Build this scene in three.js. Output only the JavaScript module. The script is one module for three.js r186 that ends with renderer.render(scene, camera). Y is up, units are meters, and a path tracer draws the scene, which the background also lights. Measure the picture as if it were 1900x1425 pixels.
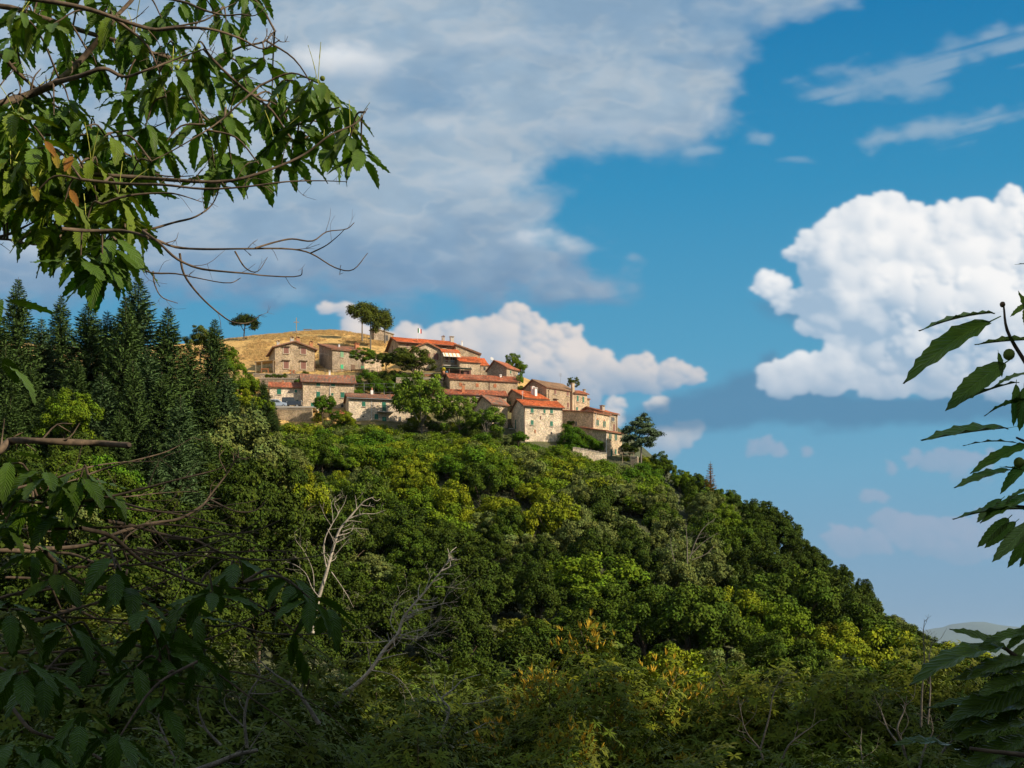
import * as THREE from 'three';
import { mergeGeometries } from 'three/addons/utils/BufferGeometryUtils.js';

// ---------------------------------------------------------------- camera, sun, exposure
const F = 2638, HORIZON = 1210;                 // focal length and horizon row, in pixels of a 1900 x 1425 picture
const scene = new THREE.Scene();
const camera = new THREE.PerspectiveCamera(2 * Math.atan(712.5 / F) * 180 / Math.PI, 1900 / 1425, 0.1, 120000);
camera.position.set(0, 0, 0);
camera.lookAt(0, 0, -1);
camera.setViewOffset(1900, 1425, 0, 712.5 - HORIZON, 1900, 1425);   // rising front: the lens is shifted, verticals stay upright
camera.updateProjectionMatrix();

const renderer = new THREE.WebGLRenderer({ antialias: true });
renderer.setSize(1024, 768);
renderer.toneMapping = THREE.LinearToneMapping;
const EXPOSURE = 1.3;
renderer.toneMappingExposure = EXPOSURE;
renderer.shadowMap.enabled = true;

const SUN_AZ = 62 * Math.PI / 180, SUN_EL = 31 * Math.PI / 180;     // behind the camera, to the right
const sunDir = new THREE.Vector3(Math.sin(SUN_AZ) * Math.cos(SUN_EL), Math.sin(SUN_EL), Math.cos(SUN_AZ) * Math.cos(SUN_EL));
const sun = new THREE.DirectionalLight(new THREE.Color().setRGB(1.0, 0.86, 0.66), 5.0);
sun.name = 'sun';
sun.position.copy(sunDir).multiplyScalar(500).add(new THREE.Vector3(0, 20, -200));
sun.target.position.set(0, 20, -200);
sun.castShadow = true;
sun.shadow.mapSize.set(4096, 4096);
Object.assign(sun.shadow.camera, { left: -260, right: 260, top: 220, bottom: -220, near: 1, far: 1200 });
scene.add(sun, sun.target);

// ---------------------------------------------------------------- small tools
const V = (x, y, z) => new THREE.Vector3(x, y, z);
const lerp = (a, b, t) => a + (b - a) * t;
const clamp = (x, a = 0, b = 1) => Math.min(b, Math.max(a, x));
const sstep = (a, b, x) => { const t = clamp((x - a) / (b - a)); return t * t * (3 - 2 * t); };
function rng(seed) {
  let s = seed | 0;
  return () => { s = (s + 0x6d2b79f5) | 0; let t = Math.imul(s ^ (s >>> 15), 1 | s); t = (t + Math.imul(t ^ (t >>> 7), 61 | t)) ^ t; return ((t ^ (t >>> 14)) >>> 0) / 4294967296; };
}
const hash3 = (x, y, z) => { let h = Math.imul(x, 374761393) ^ Math.imul(y, 668265263) ^ Math.imul(z, 2147483647 - 1274126177); h = Math.imul(h ^ (h >>> 13), 1274126177); return ((h ^ (h >>> 16)) >>> 0) / 4294967296; };
function noise3(x, y, z) {
  const ix = Math.floor(x), iy = Math.floor(y), iz = Math.floor(z), fx = x - ix, fy = y - iy, fz = z - iz;
  const u = fx * fx * fx * (fx * (fx * 6 - 15) + 10), v = fy * fy * fy * (fy * (fy * 6 - 15) + 10), w = fz * fz * fz * (fz * (fz * 6 - 15) + 10);
  const l = (a, b, t) => a + (b - a) * t;
  return l(l(l(hash3(ix, iy, iz), hash3(ix + 1, iy, iz), u), l(hash3(ix, iy + 1, iz), hash3(ix + 1, iy + 1, iz), u), v),
    l(l(hash3(ix, iy, iz + 1), hash3(ix + 1, iy, iz + 1), u), l(hash3(ix, iy + 1, iz + 1), hash3(ix + 1, iy + 1, iz + 1), u), v), w);
}
function fbm(x, y, z = 0, oct = 5) { let s = 0, a = 0.5, n = 0; for (let i = 0; i < oct; i++) { s += a * noise3(x, y, z); n += a; a *= 0.5; x = x * 2.03 + 17.1; y = y * 2.03 + 9.7; z = z * 2.03 + 3.3; } return s / n; }
const lin1 = (c) => (c <= 0.04045 ? c / 12.92 : Math.pow((c + 0.055) / 1.055, 2.4));
const lin = (r, g, b) => [lin1(r / 255) / EXPOSURE, lin1(g / 255) / EXPOSURE, lin1(b / 255) / EXPOSURE];   // a tone as it shows in the finished picture
const mix3 = (a, b, t) => [a[0] + (b[0] - a[0]) * t, a[1] + (b[1] - a[1]) * t, a[2] + (b[2] - a[2]) * t];
// a surveyed point: bearing and height read off in picture units, at a true distance (metres along the view axis)
const at = (px, py, depth) => V((px - 950) / F * depth, (HORIZON - py) / F * depth, -depth);

const used = {};
const numbered = (name) => { const n = used[name] = (used[name] ?? -1) + 1; return n ? name + '_' + String(n).padStart(3, '0') : name; };
function tag(o, label, category, group, kind) {
  if (label) o.userData.label = label;
  if (category) o.userData.category = category;
  if (group) o.userData.group = group;
  if (kind) o.userData.kind = kind;
  return o;
}
function thing(name, label, category, pos = V(0, 0, 0), turn = 0, group) {
  const o = new THREE.Group();
  o.name = numbered(name); o.position.copy(pos); o.rotation.y = turn; scene.add(o);
  return tag(o, label, category, group);
}
function mesh(name, geo, mat, parent = scene, kind) {
  const m = new THREE.Mesh(geo, mat);
  m.name = parent === scene ? numbered(name) : name;
  m.castShadow = m.receiveShadow = true;
  if (kind) m.userData.kind = kind;
  parent.add(m);
  return m;
}
function copyOf(o, name) { const c = o.clone(); c.name = numbered(name); scene.add(c); return c; }
const std = (r, g, b, rough = 0.85, extra = {}) => { const m = new THREE.MeshStandardMaterial({ roughness: rough, ...extra }); m.color.setRGB(r, g, b); return m; };

// ---------------------------------------------------------------- sky (air and clouds on the whole sphere)
const SKYC = {
  grad: [[-5, lin(128, 158, 184)], [0, lin(126, 158, 186)], [3, lin(122, 162, 192)], [7, lin(108, 166, 198)], [12, lin(82, 158, 195)], [18, lin(48, 142, 188)], [25, lin(10, 118, 174)], [45, lin(8, 100, 158)], [90, lin(8, 84, 140)]],
};
function gradient(el) {
  const g = SKYC.grad;
  for (let i = 1; i < g.length; i++) if (el <= g[i][0]) return mix3(g[i - 1][1], g[i][1], clamp((el - g[i - 1][0]) / (g[i][0] - g[i - 1][0])));
  return g[g.length - 1][1];
}
// signed distance to a closed outline (negative inside)
function outline(pts) {
  return (x, y) => {
    let d = 1e18, inside = false;
    for (let i = 0, j = pts.length - 1; i < pts.length; j = i++) {
      const [ax, ay] = pts[i], [bx, by] = pts[j], ex = bx - ax, ey = by - ay, wx = x - ax, wy = y - ay, t = clamp((wx * ex + wy * ey) / (ex * ex + ey * ey));
      const dx = wx - ex * t, dy = wy - ey * t; d = Math.min(d, dx * dx + dy * dy);
      if ((ay > y) !== (by > y) && x < (bx - ax) * (y - ay) / (by - ay) + ax) inside = !inside;
    }
    return inside ? -Math.sqrt(d) : Math.sqrt(d);
  };
}
// heaped clouds: billows of billows, gathered into a relief that the light of the sun models
class Heap {
  constructor(x0, y0, x1, y1, cell = 2) { Object.assign(this, { x0, y0, cell, w: Math.ceil((x1 - x0) / cell), h: Math.ceil((y1 - y0) / cell) }); const n = this.w * this.h; this.top = new Float32Array(n).fill(-1e9); this.nx = new Float32Array(n); this.ny = new Float32Array(n); }
  ball(cx, cy, r, z) {
    const { cell, w, h } = this, a = Math.max(0, Math.floor((cx - r - this.x0) / cell)), b = Math.min(w - 1, Math.ceil((cx + r - this.x0) / cell)), c = Math.max(0, Math.floor((cy - r - this.y0) / cell)), d = Math.min(h - 1, Math.ceil((cy + r - this.y0) / cell));
    for (let j = c; j <= d; j++) for (let i = a; i <= b; i++) {
      const dx = this.x0 + i * cell - cx, dy = this.y0 + j * cell - cy, q = r * r - dx * dx - dy * dy;
      if (q <= 0) continue;
      const t = z + Math.sqrt(q), k = j * w + i;
      if (t > this.top[k]) { this.top[k] = t; this.nx[k] = dx / r; this.ny[k] = dy / r; }
    }
  }
  grow(list, seed, kids = 11, depth = 3) {
    const R = rng(seed);
    const go = (x, y, r, z, lv, px, py) => {
      this.ball(x, y, r, z);
      if (lv >= depth || r < 4) return;
      for (let k = 0; k < kids; k++) {
        const a = R() * Math.PI * 2, up = R() * 0.9, rr = r * (0.16 + 0.44 * R() * R() + 0.1 * R()), s = Math.sqrt(1 - up * up) * r * 0.92;
        const sy = Math.sin(a) * s; if (sy > r * 0.75) continue;
        go(x + Math.cos(a) * s, y + sy, rr * (lv ? 1 : 1.1), z + up * r * 0.9, lv + 1);
      }
    };
    for (const [x, y, r, z = 0] of list) go(x, y, r, z, 0);
    return this;
  }
  finish() {   // soften the relief a little: cloud edges are not hard
    const { w, h } = this, cov = new Float32Array(w * h), sh = new Float32Array(w * h), L = [0.42, -0.62, 0.66];
    for (let k = 0; k < w * h; k++) if (this.top[k] > -1e8) { cov[k] = 1; const nz = Math.sqrt(Math.max(0, 1 - this.nx[k] ** 2 - this.ny[k] ** 2)); sh[k] = clamp((this.nx[k] * L[0] + this.ny[k] * L[1] + nz * L[2]) * 0.62 + 0.38); }
    const blur = (src, n) => { let a = src; for (let p = 0; p < n; p++) { const b = new Float32Array(w * h); for (let j = 0; j < h; j++) for (let i = 0; i < w; i++) { let s = 0, c = 0; for (let v = -1; v <= 1; v++) for (let u = -1; u <= 1; u++) { const x = i + u, y = j + v; if (x < 0 || y < 0 || x >= w || y >= h) continue; const g = (u ? 1 : 2) * (v ? 1 : 2); s += g * a[y * w + x]; c += g; } b[j * w + i] = s / c; } a = b; } return a; };
    const wide = blur(cov, 1), fine = blur(sh, 2), broadC = blur(cov, 40), broadS = blur(sh, 40);
    this.cov = wide;
    this.shade = fine.map((s, k) => { const a = wide[k] > 0.02 ? s / Math.max(wide[k], 0.05) : 0, b = broadC[k] > 0.02 ? broadS[k] / broadC[k] : 0; return clamp(b + (a - b) * (0.2 + 0.42 * sstep(0.4, 0.62, fbm((k % w) / 60, Math.floor(k / w) / 60, 3.3, 3)))); });
    return this;
  }
  at(x, y) {
    const u = (x - this.x0) / this.cell, v = (y - this.y0) / this.cell, i = Math.floor(u), j = Math.floor(v);
    if (i < 0 || j < 0 || i >= this.w - 1 || j >= this.h - 1) return null;
    const a = u - i, b = v - j, k = j * this.w + i, g = (f) => lerp(lerp(f[k], f[k + 1], a), lerp(f[k + this.w], f[k + this.w + 1], a), b);
    const c = g(this.cov); return c < 0.003 ? null : [c, g(this.shade)];
  }
}
const bigHeap = new Heap(1340, 300, 2500, 820).grow([
  [1610, 420, 58], [1545, 445, 44], [1535, 515, 48], [1575, 560, 60], [1600, 625, 56, -30], [1690, 650, 80, -30], [1580, 500, 70], [1500, 470, 26], [1530, 560, 46], [1690, 450, 72], [1660, 530, 80], [1740, 470, 80, -20], [1800, 480, 84], [1880, 470, 80],
  [1960, 500, 100], [1760, 560, 90], [1860, 570, 110], [1700, 610, 70, -20], [1790, 640, 90, -30], [1900, 650, 110, -20], [2050, 560, 120], [2180, 620, 110], [2300, 670, 70],
  [1440, 535, 26], [1425, 528, 24], [1462, 560, 24], [1480, 472, 18], [1520, 600, 30, -20], [1640, 660, 50, -30], [1570, 690, 34, -20], [1480, 696, 40, -10], [1430, 702, 26], [1540, 694, 44, -10], [1640, 700, 44, -20], [1730, 690, 50, -30],
], 7).finish();
const villageHeap = new Heap(420, 540, 1420, 900).grow([
  [880, 640, 46], [935, 630, 46], [990, 655, 54], [1060, 668, 48], [820, 640, 40], [1110, 690, 42], [1180, 690, 36], [1245, 692, 30], [1285, 698, 20], [930, 690, 70], [1030, 720, 60], [770, 640, 34], [720, 640, 30], [660, 620, 26], [610, 572, 14], [640, 574, 17],
  [1150, 700, 30, -10], [1080, 715, 40, -20],
], 21, 9).finish();
const lowHeap = new Heap(1100, 720, 1400, 900).grow([[1222, 750, 18], [1205, 752, 10], [1140, 752, 18], [1130, 775, 22], [1230, 820, 34, -10], [1265, 806, 26, -10], [1285, 800, 20, -10]], 23, 8).finish();
const smallHeap = new Heap(1300, 790, 2200, 1080).grow([
  [1400, 832, 14], [1425, 828, 16], [1450, 834, 13], [1500, 836, 10],
  [1690, 856, 14], [1716, 858, 18], [1745, 856, 20], [1775, 852, 22], [1802, 852, 16], [1830, 860, 18], [1650, 870, 10], [1610, 918, 14], [1632, 920, 10], [1780, 885, 18], [1830, 890, 14],
  [1645, 970, 24], [1680, 985, 34], [1720, 995, 38], [1760, 1000, 40], [1800, 1005, 42], [1840, 985, 40], [1880, 990, 50], [1620, 1005, 26], [1580, 1010, 30, -10], [1950, 1000, 50], [2020, 1010, 40], [1560, 990, 20, -10],
], 33, 8).finish();
const leftEdge = outline([[-900, -900], [1600, -900], [1620, -40], [1560, 10], [1440, 60], [1370, 120], [1440, 190], [1330, 240], [1300, 290], [1180, 292], [1030, 300], [1000, 340], [1050, 372], [1040, 412], [1075, 436], [1140, 458], [1150, 510], [1110, 560], [960, 585], [820, 590], [600, 560], [420, 580], [200, 600], [-900, 640]]);
const bandEdge = outline([[1160, 768], [1240, 732], [1320, 715], [1350, 690], [1400, 682], [1430, 655], [1480, 700], [1560, 728], [1700, 735], [1900, 725], [2500, 730], [2500, 800], [1800, 788], [1500, 796], [1300, 800], [1190, 798]]);
const armEdge = outline([[1395, 560], [1420, 585], [1470, 615], [1560, 650], [1600, 660], [1600, 560], [1500, 540]]);
const wispA = outline([[1480, 150], [1600, 120], [1700, 105], [1790, 62], [1830, 52], [2500, 40], [2500, 100], [1900, 120], [1800, 118], [1740, 160], [1640, 170], [1540, 182]]);
const wispB = outline([[1590, 265], [1640, 240], [1720, 225], [1800, 222], [1900, 200], [2500, 190], [2500, 220], [1900, 232], [1780, 258], [1690, 268], [1620, 284]]);
const puffs = [[655, 122, 95, 46, 1.0], [600, 110, 50, 26, 0.7], [1005, 446, 70, 26, 1.0], [1090, 465, 60, 20, 0.5], [1330, 225, 40, 26, 0.35], [1415, 258, 30, 20, 0.5], [1290, 285, 50, 14, 0.45], [1480, 305, 36, 9, 0.3], [900, 340, 160, 40, 0.3], [760, 250, 200, 40, 0.25], [1150, 240, 160, 26, 0.3], [700, 420, 160, 30, 0.18], [60, 470, 120, 40, 0.5], [10, 250, 60, 60, 0.6], [540, 545, 60, 18, 0.35], [930, 85, 200, 26, 0.25]];
const CL = { soft: lin(160, 186, 210), grey: lin(146, 160, 176), pale: lin(206, 208, 210), high: lin(170, 189, 205), mid: lin(138, 167, 193), low: lin(104, 142, 178), white: lin(252, 251, 250), cream: lin(232, 222, 216), dark: lin(132, 164, 194), band: lin(84, 134, 170), haze: lin(142, 166, 192), pink: lin(176, 178, 198) };
const hollow = (x, y) => { let s = 0; for (const [cx, cy, rx, ry, k] of [[1500, 520, 44, 60, 0.55], [1470, 580, 60, 40, 0.5], [1650, 590, 40, 50, 0.35], [1585, 610, 70, 34, 0.4], [1600, 430, 12, 60, 0.22], [1680, 500, 16, 60, 0.2], [1800, 590, 80, 24, 0.25], [1900, 640, 160, 50, 0.35], [1700, 660, 160, 40, 0.35], [930, 670, 40, 50, 0.4], [1060, 700, 60, 26, 0.35], [850, 690, 60, 40, 0.3]]) s += k * Math.exp(-(((x - cx) / rx) ** 2 + ((y - cy) / ry) ** 2)); return s; };
function skyColour(x, y, z) {
  const el = Math.asin(clamp(y, -1, 1)) * 180 / Math.PI;
  let c = gradient(el);
  let gx = 0, gy = 0, w = 0;
  if (z < -0.35) {
    gx = 950 + F * x / -z; gy = HORIZON - F * y / -z;
    w = (1 - sstep(150, 900, Math.max(gx - 1900, -gx, 0))) * (1 - sstep(100, 700, Math.max(-gy, 0)));
  }
  // a broken layer of cloud all over the sky
  const q = 1 / (Math.max(y, 0) + 0.16), lx = x * q, lz = z * q;
  const n = fbm(lx * 1.5 + 4, lz * 1.5 + 8, 2.5, 5);
  let aGen = sstep(0.36, 0.56, n) * sstep(0.0, 9, el) * 0.94;
  const gen = mix3(CL.grey, CL.pale, clamp((fbm(lx * 3 + 2, lz * 3 + 1, 7, 4) - 0.3) * 2.2));
  if (w <= 0) return mix3(c, gen, aGen);
  const wx = (fbm(gx / 120, gy / 60, 1.3, 5) - 0.5), wy = (fbm(gx / 120, gy / 60, 8.1, 5) - 0.5), f2 = fbm(gx / 46, gy / 30, 3.7, 4) - 0.5;
  let out = c.slice();
  // low grey haze of cloud near the horizon on the left and middle
  // wisps
  for (const [s, k] of [[wispA, 0.5], [wispB, 0.6]]) { const d = s(gx + wx * 120 - wy * 40, gy + wy * 60); const a = sstep(14, -26, d + f2 * 50) * k * sstep(0.36, 0.64, fbm(gx / 120 + gy / 50, gy / 15 + gx / 60, 5, 5) + 0.06); out = mix3(out, CL.high, a); }
  // the grey sheet on the left
  const big = fbm(gx / 190 + wy * 0.8, gy / 84 + wx * 0.8, 6.6, 6) - 0.5, lump = 1 - Math.abs(2 * fbm(gx / 105 + wx, gy / 52 + wy, 12.4, 5) - 1) * 2.2;
  const dl = leftEdge(gx + wx * 190, gy + wy * 100) + f2 * 70 + big * 90;
  const thin = sstep(0.2, 0.55, fbm(gx / 260 + wx, gy / 100, 9, 5) + (gx < 950 ? 0.2 : 0) + (gy > 300 ? 0.1 : 0));
  const al = sstep(22, -70, dl) * (0.5 + 0.5 * thin);
  const t = clamp(sstep(380, 590, gy + wx * 200 + big * 160) * 0.9 - big * 0.5);
  let sheet = mix3(mix3(CL.mid, CL.high, clamp(0.4 + big * 1.8 + (lump - 0.5) * 0.22)), CL.low, t);
  sheet = mix3(sheet, CL.pale, 0.2 * sstep(0.5, 1.05, lump + big * 0.9) * (1 - t * 0.8));
  for (const [cx, cy, rx, ry, k] of puffs) { const d = Math.hypot((gx - cx + wx * 70) / rx, (gy - cy + wy * 46) / ry); if (d < 1.5) sheet = mix3(sheet, CL.white, k * 0.62 * sstep(1.25, 0.15, d + f2 * 1.2) * sstep(1.2, -0.9, (gy - cy) / ry)); }
  sheet = sheet.map((v) => v * (1 + f2 * 0.14));
  out = mix3(out, sheet, al);
  for (const [cx, cy, rx, ry, k] of puffs) { const d = Math.hypot((gx - cx + wx * 70) / rx, (gy - cy + wy * 46) / ry); if (d < 1.6 && al < 0.6) out = mix3(out, CL.high, (1 - al) * k * sstep(1.1, 0.1, d + f2 * 1.3)); }
  // heaps
  const put = (heap, dx, dy, lit, dark, strength, base, more = 0) => {
    const r = heap.at(gx + f2 * dx + wx * dx, gy + wy * dy + f2 * dy * 0.6); if (!r) return;
    let s = clamp(more + (r[1] - 0.25) * 1.55 + f2 * 0.16 - hollow(gx + wx * 60, gy + wy * 60)); const b = base ? sstep(base[0], base[1], gy + wx * 50) : 0;
    const col = mix3(mix3(dark, lit, s), mix3(CL.haze, dark, 0.5), b * 0.75);
    out = mix3(out, col, r[0] * strength * (base ? 1 - 0.96 * sstep(base[1] - 25, base[1] + 25, gy + wx * 44 + f2 * 30) : 1));
  };
  put(smallHeap, 22, 16, CL.pink, CL.haze, 0.5, gy < 905 ? [850, 892] : [980, 1062]);
  put(villageHeap, 18, 14, CL.cream, CL.dark, 0.94, [655, 752]); put(lowHeap, 16, 12, CL.cream, CL.dark, 0.8, [770, 850]);
  const db = bandEdge(gx + wx * 60, gy + wy * 34) + f2 * 20; out = mix3(out, CL.band, sstep(12, -16, db) * 0.85);
  const da = armEdge(gx + wx * 60, gy + wy * 40) + f2 * 20; out = mix3(out, CL.band, sstep(14, -26, da) * 0.6);
  put(bigHeap, 12, 10, CL.white, CL.soft, 0.99, [630, 742], 0.02);
  return mix3(mix3(c, gen, aGen), out, w);
}
{
  const W = 4096, H = 4096, data = new Float32Array(W * H * 4), CW = 512, CH = 256, coarse = new Float32Array(CW * CH * 3);
  const dir = (col, row, w, h) => { const up = ((row + 0.5) / h - 0.5) * Math.PI, ro = ((col + 0.5) / w - 0.5) * 2 * Math.PI; return [Math.cos(ro) * Math.cos(up), Math.sin(up), Math.sin(ro) * Math.cos(up)]; };
  for (let j = CH / 2 - 2; j < CH; j++) for (let i = 0; i < CW; i++) { const c = skyColour(...dir(i, j, CW, CH)); coarse.set(c, (j * CW + i) * 3); }
  for (let j = 0; j < H; j++) {
    const el = ((j + 0.5) / H - 0.5) * 180;
    for (let i = 0; i < W; i++) {
      const k = (j * W + i) * 4, az = ((i + 0.5) / W - 0.25) * 360;
      let c;
      if (el < -0.5) c = SKYC.grad[0][1];
      else if (Math.abs(az) < 34 && el < 36) c = skyColour(...dir(i, j, W, H));
      else {
        const u = (i + 0.5) / W * CW - 0.5, v = Math.max(CH / 2 - 1, (j + 0.5) / H * CH - 0.5), i0 = Math.floor(u), j0 = Math.min(CH - 2, Math.floor(v)), a = u - i0, b = Math.min(1, v - j0), g = (p, q) => ((q * CW) + (p + CW) % CW) * 3;
        c = [0, 1, 2].map((n) => lerp(lerp(coarse[g(i0, j0) + n], coarse[g(i0 + 1, j0) + n], a), lerp(coarse[g(i0, j0 + 1) + n], coarse[g(i0 + 1, j0 + 1) + n], a), b));
      }
      data[k] = c[0]; data[k + 1] = c[1]; data[k + 2] = c[2]; data[k + 3] = 1;
    }
  }
  const t = new THREE.DataTexture(data, W, H, THREE.RGBAFormat, THREE.FloatType);
  t.mapping = THREE.EquirectangularReflectionMapping; t.magFilter = THREE.LinearFilter; t.minFilter = THREE.LinearFilter; t.needsUpdate = true;
  scene.background = t; scene.environment = t;
}
// ---------------------------------------------------------------- textures
function dataTexture(n, fn, srgb = true) {
  const d = new Uint8Array(n * n * 4);
  for (let j = 0; j < n; j++) for (let i = 0; i < n; i++) { const c = fn(i / n, j / n, i, j); d.set([clamp(c[0]) * 255, clamp(c[1]) * 255, clamp(c[2]) * 255, 255], (j * n + i) * 4); }
  const t = new THREE.DataTexture(d, n, n); t.wrapS = t.wrapT = THREE.RepeatWrapping; t.magFilter = THREE.LinearFilter; t.minFilter = THREE.LinearMipmapLinearFilter; t.generateMipmaps = true; t.needsUpdate = true;
  if (srgb) t.colorSpace = THREE.SRGBColorSpace;
  return t;
}
// noise that tiles on the unit square
const tile2 = (u, v, f, s) => { const n = (x, y) => noise3(x * f + s, y * f + s * 2.1, s), a = sstep(0.8, 1, u), b = sstep(0.8, 1, v); return lerp(lerp(n(u, v), n(u - 1, v), a), lerp(n(u, v - 1), n(u - 1, v - 1), a), b); };
// rubble masonry: uneven stones in courses, pale mortar between
const STONES = 28;
function stoneAt(u, v) {
  const y = v * STONES * 1.25, best = [9, 9, 0];
  const N = STONES, M = Math.round(STONES * 1.25);
  const gx = u * N, gy = y, ix = Math.floor(gx), iy = Math.floor(gy);
  for (let b = -1; b <= 1; b++) for (let a = -1; a <= 1; a++) {
    const cx = ix + a, cy = iy + b, wx = ((cx % N) + N) % N, wy = ((cy % M) + M) % M;
    const sx = cx + 0.5 + (hash3(wx, wy, 1) - 0.5) * 0.8 + (wy % 2) * 0.3, sy = cy + 0.5 + (hash3(wx, wy, 2) - 0.5) * 0.5, d = Math.hypot((gx - sx) * 0.9, (gy - sy) * 1.15);
    if (d < best[0]) { best[1] = best[0]; best[0] = d; best[2] = hash3(wx, wy, 3); } else if (d < best[1]) best[1] = d;
  }
  return [best[1] - best[0], best[2]];
}
const stoneMap = dataTexture(1024, (u, v) => {
  const [e, id] = stoneAt(u, v), m = sstep(0.05, 0.2, e), g = 0.9 + 0.2 * tile2(u, v, 60, 3) - 0.1, k = 0.78 + 0.28 * id, p = 0.86 + 0.17 * tile2(u, v, 5, 8) + 0.12 * tile2(u, v, 13, 5);
  const stone = [k * (0.98 + 0.06 * hash3(Math.floor(id * 999), 1, 1)), k * 0.97, k * (0.9 + 0.1 * hash3(Math.floor(id * 999), 2, 1))], mort = [0.9, 0.87, 0.82];
  return mix3(mort, stone, m).map((c) => c * g * p);
});
const stoneBump = dataTexture(1024, (u, v) => { const [e, id] = stoneAt(u, v); const h = sstep(0.02, 0.3, e) * (0.6 + 0.4 * id) * 0.9 + 0.1 * tile2(u, v, 60, 3); return [h, h, h]; }, false);
const metreMap = (t, m) => { const c = t.clone(); c.repeat.set(1 / m, 1 / m); c.needsUpdate = true; return c; };
const stoneTex = metreMap(stoneMap, 5.6), stoneTexB = metreMap(stoneBump, 5.6);
const wallMat = (r, g, b, bump = 0.05) => std(r, g, b, 0.92, { map: stoneTex, bumpMap: stoneTexB, bumpScale: bump });
const grainTex = metreMap(dataTexture(512, (u, v) => { const n = 0.36 + 0.9 * (0.4 * tile2(u, v, 9, 4) + 0.45 * tile2(u, v, 30, 6) + 0.4 * tile2(u, v, 110, 2)); return [n, n, n]; }), 11);
const grainBump = metreMap(dataTexture(512, (u, v) => { const n = 0.3 * tile2(u, v, 22, 4) + 0.35 * tile2(u, v, 60, 6) + 0.35 * tile2(u, v, 150, 2); return [n, n, n]; }, false), 9);
const barkTex = metreMap(dataTexture(256, (u, v) => { const n = 0.55 + 0.5 * (0.6 * tile2(u * 1, v, 40, 4) * 1 + 0.4 * tile2(u, v, 12, 9)); return [n, n * 0.98, n * 0.95]; }), 0.6);

// ---------------------------------------------------------------- terrain: a smooth surface through surveyed heights (x, distance, height)
const survey = [];
const S = (px, py, d, drop = 0) => { const p = at(px, py, d); survey.push([p.x, d, p.y - drop]); };
const W3 = (x, d, y) => survey.push([x, d, y]);
// meadow crest and the back of the hill
S(330, 640, 315); S(430, 629, 322); S(500, 622, 326); S(560, 617, 330); S(610, 613, 332); S(655, 620, 328); S(690, 630, 322); S(725, 640, 318);
W3(-85, 365, 64); W3(-40, 375, 66); W3(0, 360, 58); W3(40, 340, 38); W3(-110, 330, 66);
S(400, 655, 305); S(460, 672, 296); S(480, 694, 284); S(545, 695, 284); S(600, 695, 284); S(640, 694, 284); S(690, 694, 286); S(700, 660, 305); S(560, 650, 306); S(640, 650, 306);
// village terraces
S(470, 716, 274); S(520, 762, 267); S(575, 764, 266); S(660, 772, 264); S(700, 722, 275); S(740, 700, 282); S(800, 698, 284); S(880, 700, 283); S(930, 712, 281); S(830, 735, 273); S(780, 792, 262); S(860, 800, 263); S(940, 812, 262); S(960, 740, 282);
S(1000, 832, 259); S(1040, 834, 259); S(1060, 800, 270); S(1080, 775, 280); S(1100, 852, 260); S(1150, 858, 258); S(1185, 862, 258); S(1150, 820, 285);
S(510, 790, 258); S(580, 790, 258); S(660, 796, 256); S(740, 802, 255); S(820, 812, 254); S(900, 818, 254);
// wooded slope under the village (heights of the soil: the crowns stand 6 to 8 m over it)
S(560, 900, 226, 7); S(600, 960, 200, 7); S(600, 1050, 176, 7); S(620, 1150, 156, 7);
S(760, 880, 232, 6); S(780, 960, 208, 7); S(800, 1060, 186, 7); S(820, 1160, 166, 8);
S(940, 900, 234, 6); S(960, 1000, 206, 7); S(980, 1100, 184, 8); S(1000, 1180, 168, 8);
S(1130, 920, 236, 6); S(1150, 1010, 210, 7); S(1180, 1110, 188, 8); S(1200, 1180, 172, 8);
S(1250, 870, 254, 4); S(1330, 905, 246, 6); S(1420, 955, 238, 8); S(1490, 1000, 232, 8); S(1560, 1065, 222, 7); S(1640, 1140, 208, 7); S(1730, 1190, 194, 7); S(1830, 1215, 180, 7);
S(1380, 1040, 212, 8); S(1440, 1130, 190, 8); S(1560, 1180, 176, 8);
W3(60, 290, 4); W3(72, 250, -9); W3(61, 250, 3); W3(80, 260, -18); W3(100, 230, -14); W3(60, 330, 10); W3(120, 300, -40); W3(110, 180, -30); W3(140, 230, -45); W3(85, 300, -14); W3(100, 335, -44); W3(150, 370, -56); W3(60, 385, -16); W3(110, 390, -52); W3(160, 300, -56); W3(165, 180, -46);
// spruces on the left flank
S(380, 800, 200, 0); S(250, 820, 175); S(100, 800, 170); S(0, 780, 180); S(300, 760, 230); S(150, 730, 230); S(420, 740, 250); S(330, 700, 270); S(-150, 720, 220); S(450, 890, 185); S(200, 940, 140); S(60, 930, 130); S(420, 1010, 150); W3(-70, 120, 6); W3(-100, 170, 34); W3(-140, 260, 66); W3(-150, 120, 30);
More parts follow.
